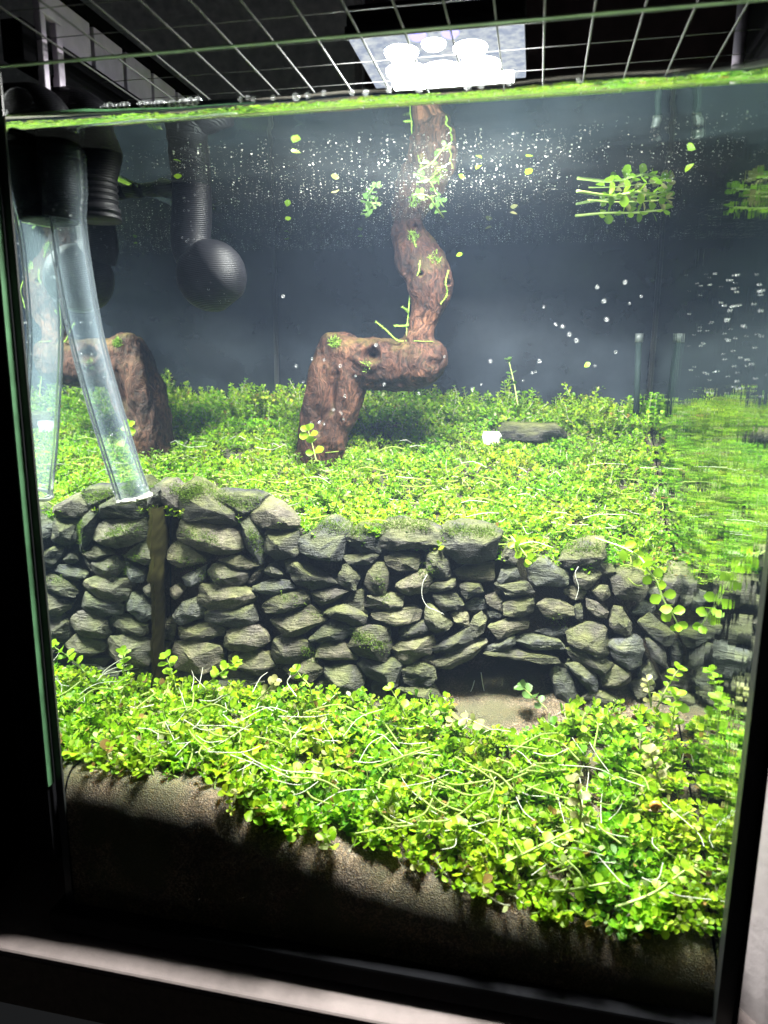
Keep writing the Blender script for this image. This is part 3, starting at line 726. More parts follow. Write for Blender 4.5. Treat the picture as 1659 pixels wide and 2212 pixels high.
o = link('trunk', me, WOOD, dw, True); o.location = -dw.location
def wood_front(zx, zy, lift=0.001):
    u, v = dz(zx, zy); c = at_y(u, v, 0.236); d = (co[:, 0] - c[0]) ** 2 + (co[:, 2] - c[2]) ** 2 + np.where(no[:, 1] < 0.3, 0, 1)
    k = int(np.argmin(d)); p = co[k]; return at_y(u, v, p[1] - lift)

# ------------------------------------------------------------------ leaf and stem builders
LV = np.array([(0, 0, 0), (-.30, .28, .05), (-.47, .62, .07), (-.25, .92, .02), (0, 1.0, -.03), (.25, .92, .02), (.47, .62, .07), (.30, .28, .05), (0, .32, -.03), (0, .68, -.045)])
LT = np.array([(0, 8, 1), (0, 7, 8), (1, 8, 2), (8, 9, 2), (2, 9, 3), (3, 9, 4), (4, 9, 5), (5, 9, 6), (6, 9, 8), (8, 7, 6)])
def nrm(a): return a / (np.linalg.norm(a, axis=-1, keepdims=True) + 1e-12)
class Plants:
    def __init__(s): s.p = []; s.d = []; s.n = []; s.s = []; s.c = []; s.w = []; s.tv = []; s.tf = []; s.tc = []; s.nv = 0
    def leaf(s, p, d, n, size, col, w=1.0): s.p.append(p); s.d.append(d); s.n.append(n); s.s.append(size); s.c.append(col); s.w.append(w)
    def stem(s, pts, r0, r1, col, sides=4):
        n = len(pts); rad = np.linspace(r0, r1, n); fr = frames(pts); vs = []
        for k in range(n):
            _, a, b = fr[k]
            for q in range(sides):
                th = 2 * math.pi * q / sides; vs.append(pts[k] + rad[k] * (a * math.cos(th) + b * math.sin(th)))
        fs = []
        for k in range(n - 1):
            for q in range(sides):
                q2 = (q + 1) % sides; A, B, D, E = [s.nv + i for i in (k * sides + q, k * sides + q2, (k + 1) * sides + q2, (k + 1) * sides + q)]
                fs += [(A, B, D), (A, D, E)]
        s.tv.append(np.array(vs)); s.tf.append(np.array(fs)); s.tc.append(np.tile(np.asarray(col), (len(vs), 1))); s.nv += len(vs)
    def build(s, name):
        p, d, n, sz, w = map(np.array, (s.p, s.d, s.n, s.s, s.w)); d = nrm(d); t = nrm(np.cross(d, n)); n = np.cross(t, d)
        N_ = len(p); j = rng.normal(0, 0.035, (N_, len(LV), 1)); cup = rng.uniform(-0.6, 2.2, (N_, 1, 1)); bend = rng.uniform(-0.25, 0.12, (N_, 1, 1))
        lx = LV[None, :, 0:1] * w[:, None, None]; ly = LV[None, :, 1:2]; lz = LV[None, :, 2:3] * cup + bend * ly * ly + j
        V = p[:, None] + sz[:, None, None] * (lx * t[:, None] + ly * d[:, None] + lz * n[:, None])
        T = LT[None] + (np.arange(N_) * len(LV))[:, None, None]; Cc = np.repeat(np.array(s.c), len(LV), 0)
        V = V.reshape(-1, 3); T = T.reshape(-1, 3)
        if s.tv:
            V2 = np.vstack(s.tv); T2 = np.vstack(s.tf) + len(V); V = np.vstack([V, V2]); T = np.vstack([T, T2]); Cc = np.vstack([Cc, np.vstack(s.tc)])
        return npmesh(name, V, T, Cc)
PAL = [((0.170, 0.34, 0.010), .40), ((0.245, 0.41, 0.014), .33), ((0.09, 0.23, 0.014), .11), ((0.31, 0.43, 0.05), .11), ((0.38, 0.42, 0.18), .05)]
def leafcol(r, shift=0.0):
    q = r.random(); a = 0
    for c, wt in PAL:
        a += wt
        if q < a: break
    j = r.normal(1, 0.13); return np.clip(np.array(c) * j + shift, 0.005, 0.8)
def unit(r):
    q = r.normal(size=3); return q / np.linalg.norm(q)
def grow(P_, r, base, az, tilt, L, step, leaf, rise=0.5, wmin=0.75, floor=None, stemcol=None):
    d = np.array([math.cos(az) * math.cos(tilt), math.sin(az) * math.cos(tilt), math.sin(tilt)]); p = np.array(base, float)
    pts = [p.copy()]; n = max(2, int(L / step)); rot = r.uniform(0, math.pi)
    pf = 1 + .32 * fbm(p[0], p[1], 42, 50.0) + r.normal(0, .10); yf_ = 1 + .35 * fbm(p[0], p[1], 30, 71.0)
    for k in range(n):
        d = d + unit(r) * 0.28 + np.array([0, 0, rise * 0.15]); d /= np.linalg.norm(d)
        p = p + d * step
        if floor is not None: p[2] = max(p[2], floor(p[0], p[1]) + 0.0005)
        p[0] = min(max(p[0], XL + 0.002), XR - 0.002); p[1] = max(p[1], 0.004)
        pts.append(p.copy())
        rot += math.pi / 2 + r.normal(0, 0.25); a = np.cross(d, unit(r) if abs(d[2]) > .95 else np.array([0, 0, 1.0])); a /= np.linalg.norm(a); b = np.cross(d, a)
        last = k >= n - 1
        for sgn in ((0, 1, 2, 3) if last else (0, 2)):
            th = rot + sgn * math.pi / 2; out = a * math.cos(th) + b * math.sin(th)
            ld_ = out * r.uniform(0.7, 1.0) + d * (0.75 if last else r.uniform(0.15, 0.6)) + unit(r) * 0.2 + np.array([0, 0, 0.25])
            nn = np.array([0, -0.1, 1.0]) + unit(r) * 0.5 + d * 0.3
            sz = leaf * r.uniform(0.7, 1.15) * (0.72 if last else 1)
            lc = leafcol(r) * pf; lc[0] *= yf_
            if r.random() < 0.025: lc = np.array([.24, .15, .045]) * r.uniform(.6, 1.3)
            P_.leaf(p + out * 0.0006, ld_, nn, sz, np.clip(lc, .004, .8), r.uniform(wmin, 1.05))
    pts = np.array(pts); c = stemcol if stemcol is not None else ((0.26, 0.36, 0.09) if r.random() < 0.75 else (0.5, 0.5, 0.36))
    P_.stem(pts, 0.00048, 0.00032, c)

# lower carpet in front of the wall
PL = Plants(); r = rng
def bare(x, y):
    return fbm(x, y, 38, 11.0) > 0.34
spots = []
for _ in range(3100):
    x = r.uniform(XL + 0.002, XR - 0.002); y = r.uniform(0.007, 0.122)
    ym = wall_y(x, 0.10) - 0.006
    if y > ym: continue
    if bare(x, y) and r.random() < 0.85: continue
    edge = 0.0075 + 0.007 * (0.5 + 1.4 * fbm(x, 0, 26, 4.4)) - 0.002 * tx(x)
    if y < edge: continue
    # bare ground before the hollow
    if abs(x - _c0[0]) < 0.032 and y > 0.098: continue
    if y > 0.098 and r.random() < 0.35: continue
    z = h_low(x, y)
    grow(PL, r, (x, y, z), r.uniform(0, 2 * math.pi), r.uniform(0.25, 1.15), r.uniform(0.005, 0.016), 0.0032, r.uniform(0.0034, 0.0064), floor=h_low)
# long runners and white roots lying over the carpet
for _ in range(190):
    x = r.uniform(XL + 0.01, XR - 0.01); y = r.uniform(0.02, 0.09); z = h_low(x, y) + r.uniform(0.008, 0.016); az = r.uniform(0, 2 * math.pi); L = r.uniform(0.012, 0.034)
    dv = np.array([math.cos(az), math.sin(az), r.uniform(-.2, .35)]); mid = np.array([x, y, z]) + dv * L * .5 + unit(r) * L * 0.16; end = np.array([x, y, z]) + dv * L
    end[1] = max(end[1], 0.006); mid[1] = max(mid[1], 0.006)
    for q in (mid, end): q[0] = min(max(q[0], XL + .002), XR - .002)
    white = r.random() < 0.45
    PL.stem(spline([(x, y, z), mid, end], 8), 0.00028 if white else 0.0006, 0.0002 if white else 0.00045, (0.62, 0.62, 0.52) if white else (0.33, 0.42, 0.12))
lower = stuff(link('carpet_plants', PL.build('carpet_plants'), LEAF)); lower['label'] = 'dense bright green round-leaved carpet on the sand before the stone wall'; lower['category'] = 'ground cover'
# upper carpet on the terrace
PU = Plants()
for _ in range(6200):
    x = r.uniform(XL + 0.002, XR - 0.002); y0 = wall_y(x, ztop(x)); y = y0 + 0.003 + (YB - y0 - 0.005) * r.random() ** 0.9
    if fbm(x, y, 30, 21.0) > 0.5 and r.random() < 0.6: continue
    s = (y - y0) / (YB - y0)
    tall = 2.0 if s > 0.82 else 1.0
    grow(PU, r, (x, y, h_up(x, y)), r.uniform(0, 2 * math.pi), r.uniform(0.2, 1.2), r.uniform(0.004, 0.011) * tall * (1 + 1.1 * max(0.0, fbm(x, y, 34, 88.0))), 0.0027, r.uniform(0.0024, 0.0042), floor=h_up)
for _ in range(150):
    x = r.uniform(XL + 0.01, XR - 0.01); y = r.uniform(0.14, 0.26); z = h_up(x, y) + r.uniform(0.006, 0.012); az = r.uniform(0, 2 * math.pi); L = r.uniform(0.010, 0.03)
    dv = np.array([math.cos(az), math.sin(az) * .6, r.uniform(-.1, .2)]); a = np.array([x, y, z]); mid = a + dv * L * .5 + unit(r) * L * 0.15; end = a + dv * L
    for q in (mid, end): q[0] = min(max(q[0], XL + .002), XR - .002); q[2] = max(q[2], h_up(q[0], q[1]) + .004)
    white = r.random() < 0.4
    PU.stem(spline([a, mid, end], 7), 0.0003 if white else 0.0005, 0.0002 if white else 0.0004, (0.62, 0.62, 0.52) if white else (0.33, 0.42, 0.10))
upper = stuff(link('terrace_plants', PU.build('terrace_plants'), LEAF)); upper['label'] = 'bright green low carpet covering the terrace behind the stone wall'; upper['category'] = 'ground cover'

# ------------------------------------------------------------------ single sprigs and loose leaves
def leaf_mesh(name, cup, bend):
    v = [(x, y, z * cup + bend * y * y) for x, y, z in LV]
    me = pydata(name, v, [tuple(t) for t in LT]); me.materials.append(LEAFO)
    me.polygons.foreach_set('use_smooth', np.ones(len(me.polygons), bool)); return me
LEAFM = [leaf_mesh('leaf', 1.0, -0.12), leaf_mesh('leaf', 1.8, 0.05), leaf_mesh('leaf', 0.4, -0.28)]
def m_stemobj(): 
    return plain('sprig_stem', (0.30, 0.40, 0.11), 0.45, 0.35, var=0.15, nscale=300)
STEMM = m_stemobj(); ROOTM = plain('pale_root', (0.62, 0.62, 0.55), 0.5, 0.3)
def leaf_obj(parent, p, d, n, size, col, rr, wid=1.0):
    d = Vector(d).normalized(); t = d.cross(Vector(n)).normalized(); n2 = t.cross(d)
    o = bpy.data.objects.new('leaf', rr.choice(LEAFM)); C.objects.link(o)
    Mx = Matrix((( t.x * size * wid, d.x * size, n2.x * size, 0), (t.y * size * wid, d.y * size, n2.y * size, 0), (t.z * size * wid, d.z * size, n2.z * size, 0), (0, 0, 0, 1)))
    Mx.translation = Vector(p)
    if parent is not None:
        o.parent = parent; Mx.translation = Vector(p) - parent.location
    o.matrix_local = Mx
    o.color = (*col, 1); return o
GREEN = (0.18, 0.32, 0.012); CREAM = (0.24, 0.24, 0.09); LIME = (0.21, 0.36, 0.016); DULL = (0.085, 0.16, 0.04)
def sprig(pts3, label, leaf=0.0055, col=GREEN, gap=0.0042, seed=0, group='single sprigs standing out of the carpets', tip=4, face=(0, -0.35, 0.9), first=0.25, r0=0.00055, cat='water plant'):
    rr = random.Random(seed); p = spline(pts3, 24); e = empty('plant_sprig', tuple(p[0])); tag(e, label, cat, group)
    v, f = tube_data(p - p[0], np.linspace(r0, r0 * 0.6, len(p)), 6); link('stem', pydata('stem', v, f), STEMM, e, True)
    seg = np.linalg.norm(np.diff(p, axis=0), axis=1); cum = np.concatenate([[0], np.cumsum(seg)]); L = cum[-1]; s = L * first; k = 0
    while s < L * 0.97:
        q = np.array([np.interp(s, cum, p[:, j]) for j in range(3)]); i = min(int(np.searchsorted(cum, s)), len(p) - 1); d = p[i] - p[i - 1]; d /= np.linalg.norm(d)
        a = np.cross(d, np.array(face)); a /= np.linalg.norm(a); b = np.cross(d, a); th = (k % 2) * math.pi / 2 + rr.uniform(-.35, .35)
        o1 = a * math.cos(th) + b * math.sin(th)
        for sg in (1, -1):
            ld_ = o1 * sg + d * rr.uniform(0.2, 0.6) + np.array([rr.uniform(-.2, .2), rr.uniform(-.2, .2), rr.uniform(-.1, .3)])
            leaf_obj(e, q, ld_, np.array(face) + np.array([rr.uniform(-.4, .4), rr.uniform(-.3, .3), rr.uniform(-.2, .4)]), leaf * rr.uniform(0.8, 1.15), col, rr, rr.uniform(.8, 1.0))
        s += gap * rr.uniform(0.85, 1.2); k += 1
    q = p[-1]; d = p[-1] - p[-2]; d /= np.linalg.norm(d); a = np.cross(d, np.array(face)); a /= np.linalg.norm(a); b = np.cross(d, a)
    for j in range(tip):
        th = j * 2 * math.pi / tip + 0.4; o1 = a * math.cos(th) + b * math.sin(th)
        leaf_obj(e, q, o1 + d * 0.8, np.array(face) + o1 * -0.3, leaf * 0.85, col, rr, 0.9)
    return e
def SP(pp, ys_, *a, **k): return sprig([at_y(u, v, y) for (u, v), y in zip(pp, ys_)], *a, **k)
SP([(372, 1470), (370, 1448), (360, 1420)], (.090, .090, .088), 'upright green sprig nearest the left glass, before the lowest corner stone', seed=1, leaf=.0062)
SP([(445, 1480), (475, 1455), (505, 1434)], (.086, .086, .084), 'green sprig leaning right with a four-leaf tip, before the bluish stone', seed=2, leaf=.0062)
SP([(556, 1512), (575, 1494), (592, 1474)], (.086, .086, .085), 'bleached cream sprig leaning right at the foot of the wall', seed=3, col=CREAM, leaf=.0058)
SP([(676, 1518), (668, 1482), (650, 1462), (640, 1448)], (.088, .088, .087, .086), 'tall green sprig curving left, beside a white root', seed=4, leaf=.0052)
SP([(875, 1545), (860, 1515), (845, 1490)], (.086, .086, .086), 'green sprig left of the dark hollow, with one round leaf on top', seed=5, leaf=.0060, tip=3)
SP([(1062, 1578), (1030, 1562), (1005, 1553), (978, 1560)], (.075, .076, .077, .078), 'pale runner arching left before the dark hollow, half of its leaves cream', seed=6, col=(0.27, 0.28, 0.10), leaf=.0058)
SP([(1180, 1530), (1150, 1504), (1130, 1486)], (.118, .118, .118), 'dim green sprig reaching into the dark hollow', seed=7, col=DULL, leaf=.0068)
SP([(1239, 1578), (1238, 1555), (1234, 1534)], (.084, .084, .084), 'short upright green sprig to the right of the dark hollow', seed=8, leaf=.0056)
SP([(1326, 1580), (1316, 1560), (1305, 1545)], (.082, .082, .082), 'short green sprig leaning left below the wall, near a white stalk', seed=9, leaf=.0054)
SP([(1449, 1582), (1455, 1545), (1462, 1502)], (.086, .086, .086), 'tall bushy green sprig against the right glass', seed=10, leaf=.0066)
SP([(1416, 1535), (1436, 1495), (1455, 1462), (1466, 1446)], (.096, .097, .098, .098), 'tallest green sprig climbing up the right glass', seed=11, leaf=.0054)
SP([(1407, 1528), (1403, 1500), (1399, 1470)], (.094, .094, .094), 'broken sprig with a cream leaf, left of the tallest one on the right', seed=12, col=CREAM, leaf=.0050, tip=2)
SP([(1285, 1162), (1346, 1183), (1383, 1205), (1401, 1233), (1420, 1258), (1434, 1297), (1449, 1320), (1463, 1346)], (.150, .142, .134, .128, .126, .124, .122, .120), 'long green runner trailing down over the wall by the right glass', seed=13, leaf=.0072, gap=.0062, face=(0, -1, .25), r0=.0007)
SP([(1105, 1160), (1125, 1185), (1141, 1206)], (.136, .127, .124), 'green sprig hanging over the top edge of the wall', seed=14, leaf=.0066, face=(0, -1, .3))
SP([(683, 995), (676, 965), (666, 930)], (.205, .205, .205), 'sprig with three pairs of leaves before the foot of the driftwood', seed=15, leaf=.0072, gap=.0065, face=(0, -1, .2))
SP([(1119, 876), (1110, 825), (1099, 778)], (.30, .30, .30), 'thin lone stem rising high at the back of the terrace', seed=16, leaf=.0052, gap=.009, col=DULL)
SP([(1265, 1540), (1258, 1560), (1262, 1590)], (.083, .082, .08), 'bent white stalk with two leaves lying below the wall', seed=17, col=LIME, leaf=.005)
SP([(160, 1450), (178, 1432), (200, 1408)], (.03, .03, .03), 'leafy sprig rising at the far left of the front carpet', seed=18, leaf=.0046) if False else None
# foreground sprigs lying over the carpet
FG = [((560, 1690), (640, 1668), (700, 1672), .030, LIME, 'stout runner lying across the left of the front carpet'),
      ((1000, 1905), (1120, 1850), (1240, 1790), .016, LIME, 'thick pale stem rising to the right through the front carpet'),
      ((1090, 1925), (1200, 1925), (1330, 1905), .012, GREEN, 'runner stretched level near the front glass at the right'),
      ((800, 1790), (840, 1740), (850, 1700), .030, GREEN, 'upright sprig with broad leaves in the middle of the front carpet'),
      ((1250, 1800), (1255, 1740), (1240, 1690), .026, CREAM, 'bleached upright sprig right of the middle of the front carpet'),
      ((1430, 1700), (1415, 1660), (1405, 1625), .034, CREAM, 'bleached sprig standing near the right glass above bare sand'),
      ((300, 1660), (390, 1640), (430, 1610), .028, LIME, 'sprig bending right at the left end of the front carpet'),
      ((1330, 1960), (1410, 1930), (1480, 1880), .010, LIME, 'pale sprig leaning right at the front corner of the carpet'),
      ((690, 1800), (740, 1830), (790, 1850), .018, GREEN, 'round-leaved sprig hanging over the sand edge in the middle'),
      ((930, 1880), (980, 1830), (990, 1780), .018, GREEN, 'broad-leaved sprig right of the middle near the front glass')]
for i, (a, b, c, y, col, lab) in enumerate(FG):
    SP([a, b, c], (y, y + .002, y + .003), lab, seed=40 + i, leaf=.0058, gap=.0052, col=col, r0=.0008, group='sprigs lying over the front carpet')
# floating bunch under the surface
def FS(pp, lab, **k): return sprig([at_z(u, v, ZW - .0035) + np.array([0, 0, -.0006 * i]) for i, (u, v) in enumerate(pp)], lab, group='sprigs adrift under the water surface', face=(0, -.3, .95), **k)
FS([(1246, 413), (1320, 420), (1380, 410), (1430, 418)], 'upper stem of the loose bunch floating near the right glass', seed=60, leaf=.0062, gap=.0046, first=.3, r0=.0009)
FS([(1270, 432), (1320, 434), (1385, 430), (1440, 424)], 'middle stem of the loose bunch floating near the right glass', seed=61, leaf=.0062, gap=.0046, first=.4, col=CREAM)
FS([(1243, 466), (1310, 458), (1375, 455), (1438, 446)], 'lowest stem of the loose bunch floating near the right glass', seed=62, leaf=.0064, gap=.0046, first=.3, r0=.0009)
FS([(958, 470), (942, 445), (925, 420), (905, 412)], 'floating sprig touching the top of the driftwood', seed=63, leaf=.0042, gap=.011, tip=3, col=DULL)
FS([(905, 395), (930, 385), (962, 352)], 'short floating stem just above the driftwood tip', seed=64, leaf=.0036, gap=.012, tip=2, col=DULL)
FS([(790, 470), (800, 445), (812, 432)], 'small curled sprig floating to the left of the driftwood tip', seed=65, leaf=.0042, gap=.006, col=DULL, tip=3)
for i, (u, v, col, lab) in enumerate([(620, 467, LIME, 'single leaf floating left of the driftwood, upper of two'), (620, 515, LIME, 'single leaf floating left of the driftwood, lower of two'), (772, 511, GREEN, 'green leaf piece floating just left of the driftwood top'),
        (1150, 365, LIME, 'pale leaf piece floating above right of the driftwood'), (1118, 463, CREAM, 'cream leaf piece floating right of the driftwood top'), (1063, 490, CREAM, 'small yellow leaf bit adrift beside the driftwood'),
        (1500, 353, LIME, 'square leaf piece floating above the loose bunch'), (1029, 365, LIME, 'lime leaf piece floating above the driftwood'), (385, 375, LIME, 'lime leaf stuck before the black intake pipe'), (650, 330, LIME, 'pale leaf bit floating far left of the driftwood'), (725, 412, CREAM, 'cream leaf bit floating left above the driftwood')]):
    rr = random.Random(300 + i); p = at_z(u, v, ZW - .003)
    o = leaf_obj(None, p, (rr.uniform(-1, 1), rr.uniform(-1, 1), rr.uniform(-.2, .2)), (rr.uniform(-.5, .5), rr.uniform(-.8, 0), 1), rr.uniform(.0040, .0056), col, rr); o.name = 'floating_leaf'
    tag(o, lab, 'leaf', 'loose leaves adrift under the water surface')
for i, (u, v, y, lab) in enumerate([(985, 553, .22, 'three-lobed leaf scrap sinking right of the driftwood top'), (1262, 793, .2, 'lone lime leaf drifting before the dark back glass')]):
    rr = random.Random(500 + i); o = leaf_obj(None, at_y(u, v, y), (rr.uniform(-1, 1), -.2, .3), (0, -.8, .6), .0045, LIME, rr); o.name = 'drifting_leaf'; tag(o, lab, 'leaf', 'leaves drifting in mid-water')

# moss strands, line and sprouts on the driftwood
MOSSM = plain('moss_green', (0.16, 0.27, 0.035), 0.6, 0.3, var=0.3, nscale=500)
def moss_strand(zpts, parent, lift=.0012, r_=.0005, seed=0):
    rr = np.random.default_rng(seed); pts = spline([wood_front(x, y, lift) if isinstance(lift, float) else at_y(*dz(x, y), .236) for x, y in zpts], 26)
    v, f = tube_data(pts, np.linspace(r_, r_ * .6, len(pts)), 5)
    for k in range(2, len(pts) - 1):
        for _ in range(3):
            d = unit(rr) * .0016; q = pts[k]; n = len(v); s = unit(rr) * .00035; v += [q - s, q + s, q + d]; f.append((n, n + 1, n + 2))
    o = link('moss_strand', pydata('moss_strand', v, f), MOSSM, parent); o.location = -parent.location; return o
moss_strand([(1030, 490), (1020, 570), (985, 640), (960, 710)], dw, seed=1)
moss_strand([(1225, 560), (1205, 640), (1215, 720), (1170, 790)], dw, seed=2)
moss_strand([(965, 290), (985, 340), (1000, 400)], dw, seed=3)
moss_strand([(960, 720), (950, 850), (940, 940), (935, 1045)], dw, seed=4)
for k, pp in enumerate([[(930, 1045), (870, 1035), (800, 970), (730, 912)], [(950, 935), (900, 940), (855, 938)], [(950, 845), (930, 825), (910, 812)]]):
    pts = spline([at_y(*dz(x, y), .228 - .004 * j) for j, (x, y) in enumerate(pp)], 22); v, f = tube_data(pts, np.linspace(.0007, .0005, 22), 5); rr = np.random.default_rng(20 + k)
    for q in pts:
        for _ in range(4):
            n = len(v); s = unit(rr) * .0004; v += [q - s, q + s, q + unit(rr) * .0015]; f.append((n, n + 1, n + 2))
    o = link('moss_strand', pydata('moss_strand', v, f), MOSSM, dw); o.location = -dw.location
tv, tf = [], []; rr = np.random.default_rng(5)
for cx_, cy_, R_, num in ((450, 1055, 38, 150), (985, 330, 35, 90), (660, 1215, 40, 60), (1130, 480, 40, 80)):
    for _ in range(num):
        a, q = rr.uniform(0, 6.28), R_ * math.sqrt(rr.random()); p = wood_front(cx_ + q * math.cos(a), cy_ + q * math.sin(a), .0002); d = unit(rr) * .0026 + np.array([0, -.0012, .001]); s = unit(rr) * .0004
        n = len(tv); tv += [p - s, p + s, p + d]; tf.append((n, n + 1, n + 2))
o = stuff(link('moss_tuft', pydata('moss_tuft', tv, tf), MOSSM, dw)); o.location = -dw.location
ring = [wood_front(x, y, .0006) for x, y in ((935, 1045), (1000, 1042), (1060, 1045), (1120, 1046))]
o = tube('tied_thread', spline(ring, 14), .00022, MOSSM, dw, 5); o.location = -dw.location
# algae fuzz on the coping stones
tv, tf, tcol = [], [], []; rr = np.random.default_rng(8)
capb = []
for u0, v0, u1, v1, dens in ((395, 1072, 440, 1052, 260), (440, 1056, 520, 1090, 200), (520, 1095, 560, 1080, 80), (370, 1050, 400, 1075, 120), (655, 1125, 750, 1140, 260), (760, 1150, 830, 1140, 260), (830, 1130, 930, 1135, 300), (960, 1145, 1070, 1150, 300), (1080, 1165, 1200, 1180, 260), (1200, 1180, 1300, 1185, 200), (1320, 1205, 1450, 1235, 260), (540, 1150, 560, 1200, 90), (395, 1150, 470, 1170, 130), (385, 1215, 430, 1222, 80), (815, 1245, 835, 1300, 70), (760, 1370, 830, 1400, 200), (655, 1402, 678, 1418, 110), (545, 1160, 560, 1180, 60), (905, 1240, 940, 1225, 60), (1180, 1330, 1240, 1350, 60), (430, 1240, 470, 1250, 60), (600, 1280, 700, 1330, 60)):
    for _ in range(dens * 3):
        t = rr.random(); u = u0 + (u1 - u0) * t + rr.normal(0, 7); v = v0 + (v1 - v0) * t + rr.normal(0, 8); capb.append((u, v))
dgr = bpy.context.evaluated_depsgraph_get()
from mathutils.bvhtree import BVHTree
bv, bf = [], []
for o in wall.children:
    n = len(bv); bv += [o.matrix_local.translation + wall.location + vv.co for vv in o.data.vertices]; bf += [[n + i for i in p.vertices] for p in o.data.polygons]
for src in (bank,):
    n = len(bv); bv += [vv.co.copy() for vv in src.data.vertices]; bf += [[n + i for i in p.vertices] for p in src.data.polygons]
tree = BVHTree.FromPolygons(bv, bf)
for u, v_ in capb:
    loc, nor, idx, dist = tree.ray_cast(Vector(EYE), Vector(ray(u, v_)).normalized())
    if loc is None: continue
    if nor.z < 0.1 and rr.random() < .6: continue
    p = np.array(loc); d = (np.array(nor) * .6 + unit(rr) + np.array([0, 0, .3])) * rr.uniform(.0008, .0022); s = unit(rr) * .00028
    n = len(tv); tv += [p - s, p + s, p + d]; tf.append((n, n + 1, n + 2)); c = np.array([.10, .16, .022]) * rr.uniform(.6, 1.5); tcol += [c, c, c]
o = stuff(link('algae_fuzz', npmesh('algae_fuzz', np.array(tv), np.array(tf), np.array(tcol)), LEAF, wall)); o.location = -wall.location

av, af, ac = [], [], []; ra = np.random.default_rng(15)
for k in range(40):
    z = .094 + .118 * k / 39; yc = wall_y(XL, z) - .004 + .0012 * math.sin(k * .5); wd = (.0088 + .0012 * math.sin(k * .8 + 1)) * (1.5 if z > .165 else 1.0)
    for q in range(6):
        yy = yc + wd * (q / 5 - .5) * 2 * .8; av.append((XL + .0012 + .0014 * math.sin(q / 5 * math.pi) + ra.normal(0, .0003), yy + ra.normal(0, .0004), z)); ac.append(np.array([.013, .012, .004]) * ra.uniform(.5, 1.5) * (1.6 if z > .165 else .7))
for k in range(39):
    for q in range(5):
        a = k * 6 + q; af += [(a, a + 1, a + 7), (a, a + 7, a + 6)]
stuff(link('algae_streak', npmesh('algae_streak', np.array(av), np.array(af), np.array(ac)), LEAF))['label'] = 'olive brown algae streak on the left glass where the wall meets it'
def tile_root(t, pts_, y_off, label, r_=.0002):
    q = spline([on_wall(*tp(t, x, y), y_off) for x, y in pts_], 26); e = tube('hanging_root', q - q[0], np.linspace(r_, r_ * .5, 26), ROOTM, None, 6); e.location = q[0]; tag(e, label, 'root', 'pale roots hanging before the stone wall')
tile_root(5, [(215, 840), (160, 950), (155, 1110), (220, 1230), (310, 1270), (430, 1330)], -.013, 'long pale root curling down the middle of the stone wall')
tile_root(7, [(465, 550), (430, 640), (470, 800), (430, 950)], -.012, 'thin wavy root hanging before the wall right of the middle')
tile_root(4, [(60, 1090), (20, 1170), (80, 1270), (170, 1380), (250, 1450)], -.016, 'thick white root looping at the foot of the wall beside a tall sprig', .0004)
tile_root(6, [(880, 980), (900, 1120), (930, 1260), (960, 1380)], .012, 'dim root hanging straight in the dark hollow', .0003)
tile_root(6, [(800, 1080), (760, 1200), (690, 1310), (640, 1390)], .012, 'dim root slanting left in the dark hollow', .0003)
# ------------------------------------------------------------------ loose rocks, snail, glass tube
def rock(name, c, sx, sy, sz, seed, mat, label, cat, flat=1.0):
    bm = bmesh.new(); bmesh.ops.create_icosphere(bm, subdivisions=4, radius=1.0)
    for vv in bm.verts:
        q = vv.co.copy(); d = 1 + .28 * mnoise.fractal(q * 1.3 + Vector((seed, seed, 0)), .9, 2, 3) + .06 * mnoise.fractal(q * 5 + Vector((seed, 0, 0)), .9, 2, 3)
        q = q * d; q.z = math.copysign(min(abs(q.z), .62), q.z); vv.co = Vector((q.x * sx, q.y * sy, q.z * sz))
    me = bpy.data.meshes.new(name); bm.to_mesh(me); bm.free(); o = link(name, me, mat, None, True); o.location = c; return tag(o, label, cat)
def on_up(u, v):
    y = .25
    for _ in range(30): p = at_y(u, v, y); y += (h_up(p[0], y) + .004 - p[2]) * -0.9 * -1 if False else 0.0; break
    lo, hi = .14, .335
    for _ in range(40):
        y = (lo + hi) / 2; p = at_y(u, v, y)
        if p[2] > h_up(p[0], y) + .006: lo = y
        else: hi = y
    return at_y(u, v, (lo + hi) / 2)
PALE = plain('pale_stone', (0.50, 0.50, 0.50), 0.7, 0.3, bump=.0015, nscale=120, var=.25)
c = on_up(1145, 950); rock('flat_rock', Vector(c) + Vector((0, .006, .006)), .027, .016, .0125, 3.0, STONE, 'flat dark rock lying in the terrace carpet at the right', 'rock')
c = on_up(1062, 960); rock('white_pebble', Vector(c) + Vector((0, 0, .005)), .0072, .006, .0085, 8.0, PALE, 'small white pebble left of the flat dark rock', 'pebble')
c = at_y(1415, 1742, .026)
sn = empty('snail', tuple(c)); sn.scale = (.62,) * 3; tag(sn, 'tiny orange snail among the plants near the right glass', 'snail')
SHELL = plain('orange_shell', (0.55, 0.26, 0.05), .3, .5, var=.3, nscale=500)
v, f = [], []
pts, rad = [], []
for k in range(40):
    th = k / 39 * 4 * math.pi; g = .0040 * (1 - k / 46); pts.append((g * math.cos(th) * .8, -.0022 * k / 39, g * math.sin(th) * .8)); rad.append(.0022 * (1 - k / 44))
tube('shell', pts, rad, SHELL, sn, 10)
tube('foot', [(-.004, .001, -.0045), (0, .001, -.0048), (.004, .001, -.0045), (.0062, .001, -.0040)], [.0006, .0014, .0012, .0004], plain('snail_flesh', (.25, .2, .12), .5), sn, 8)
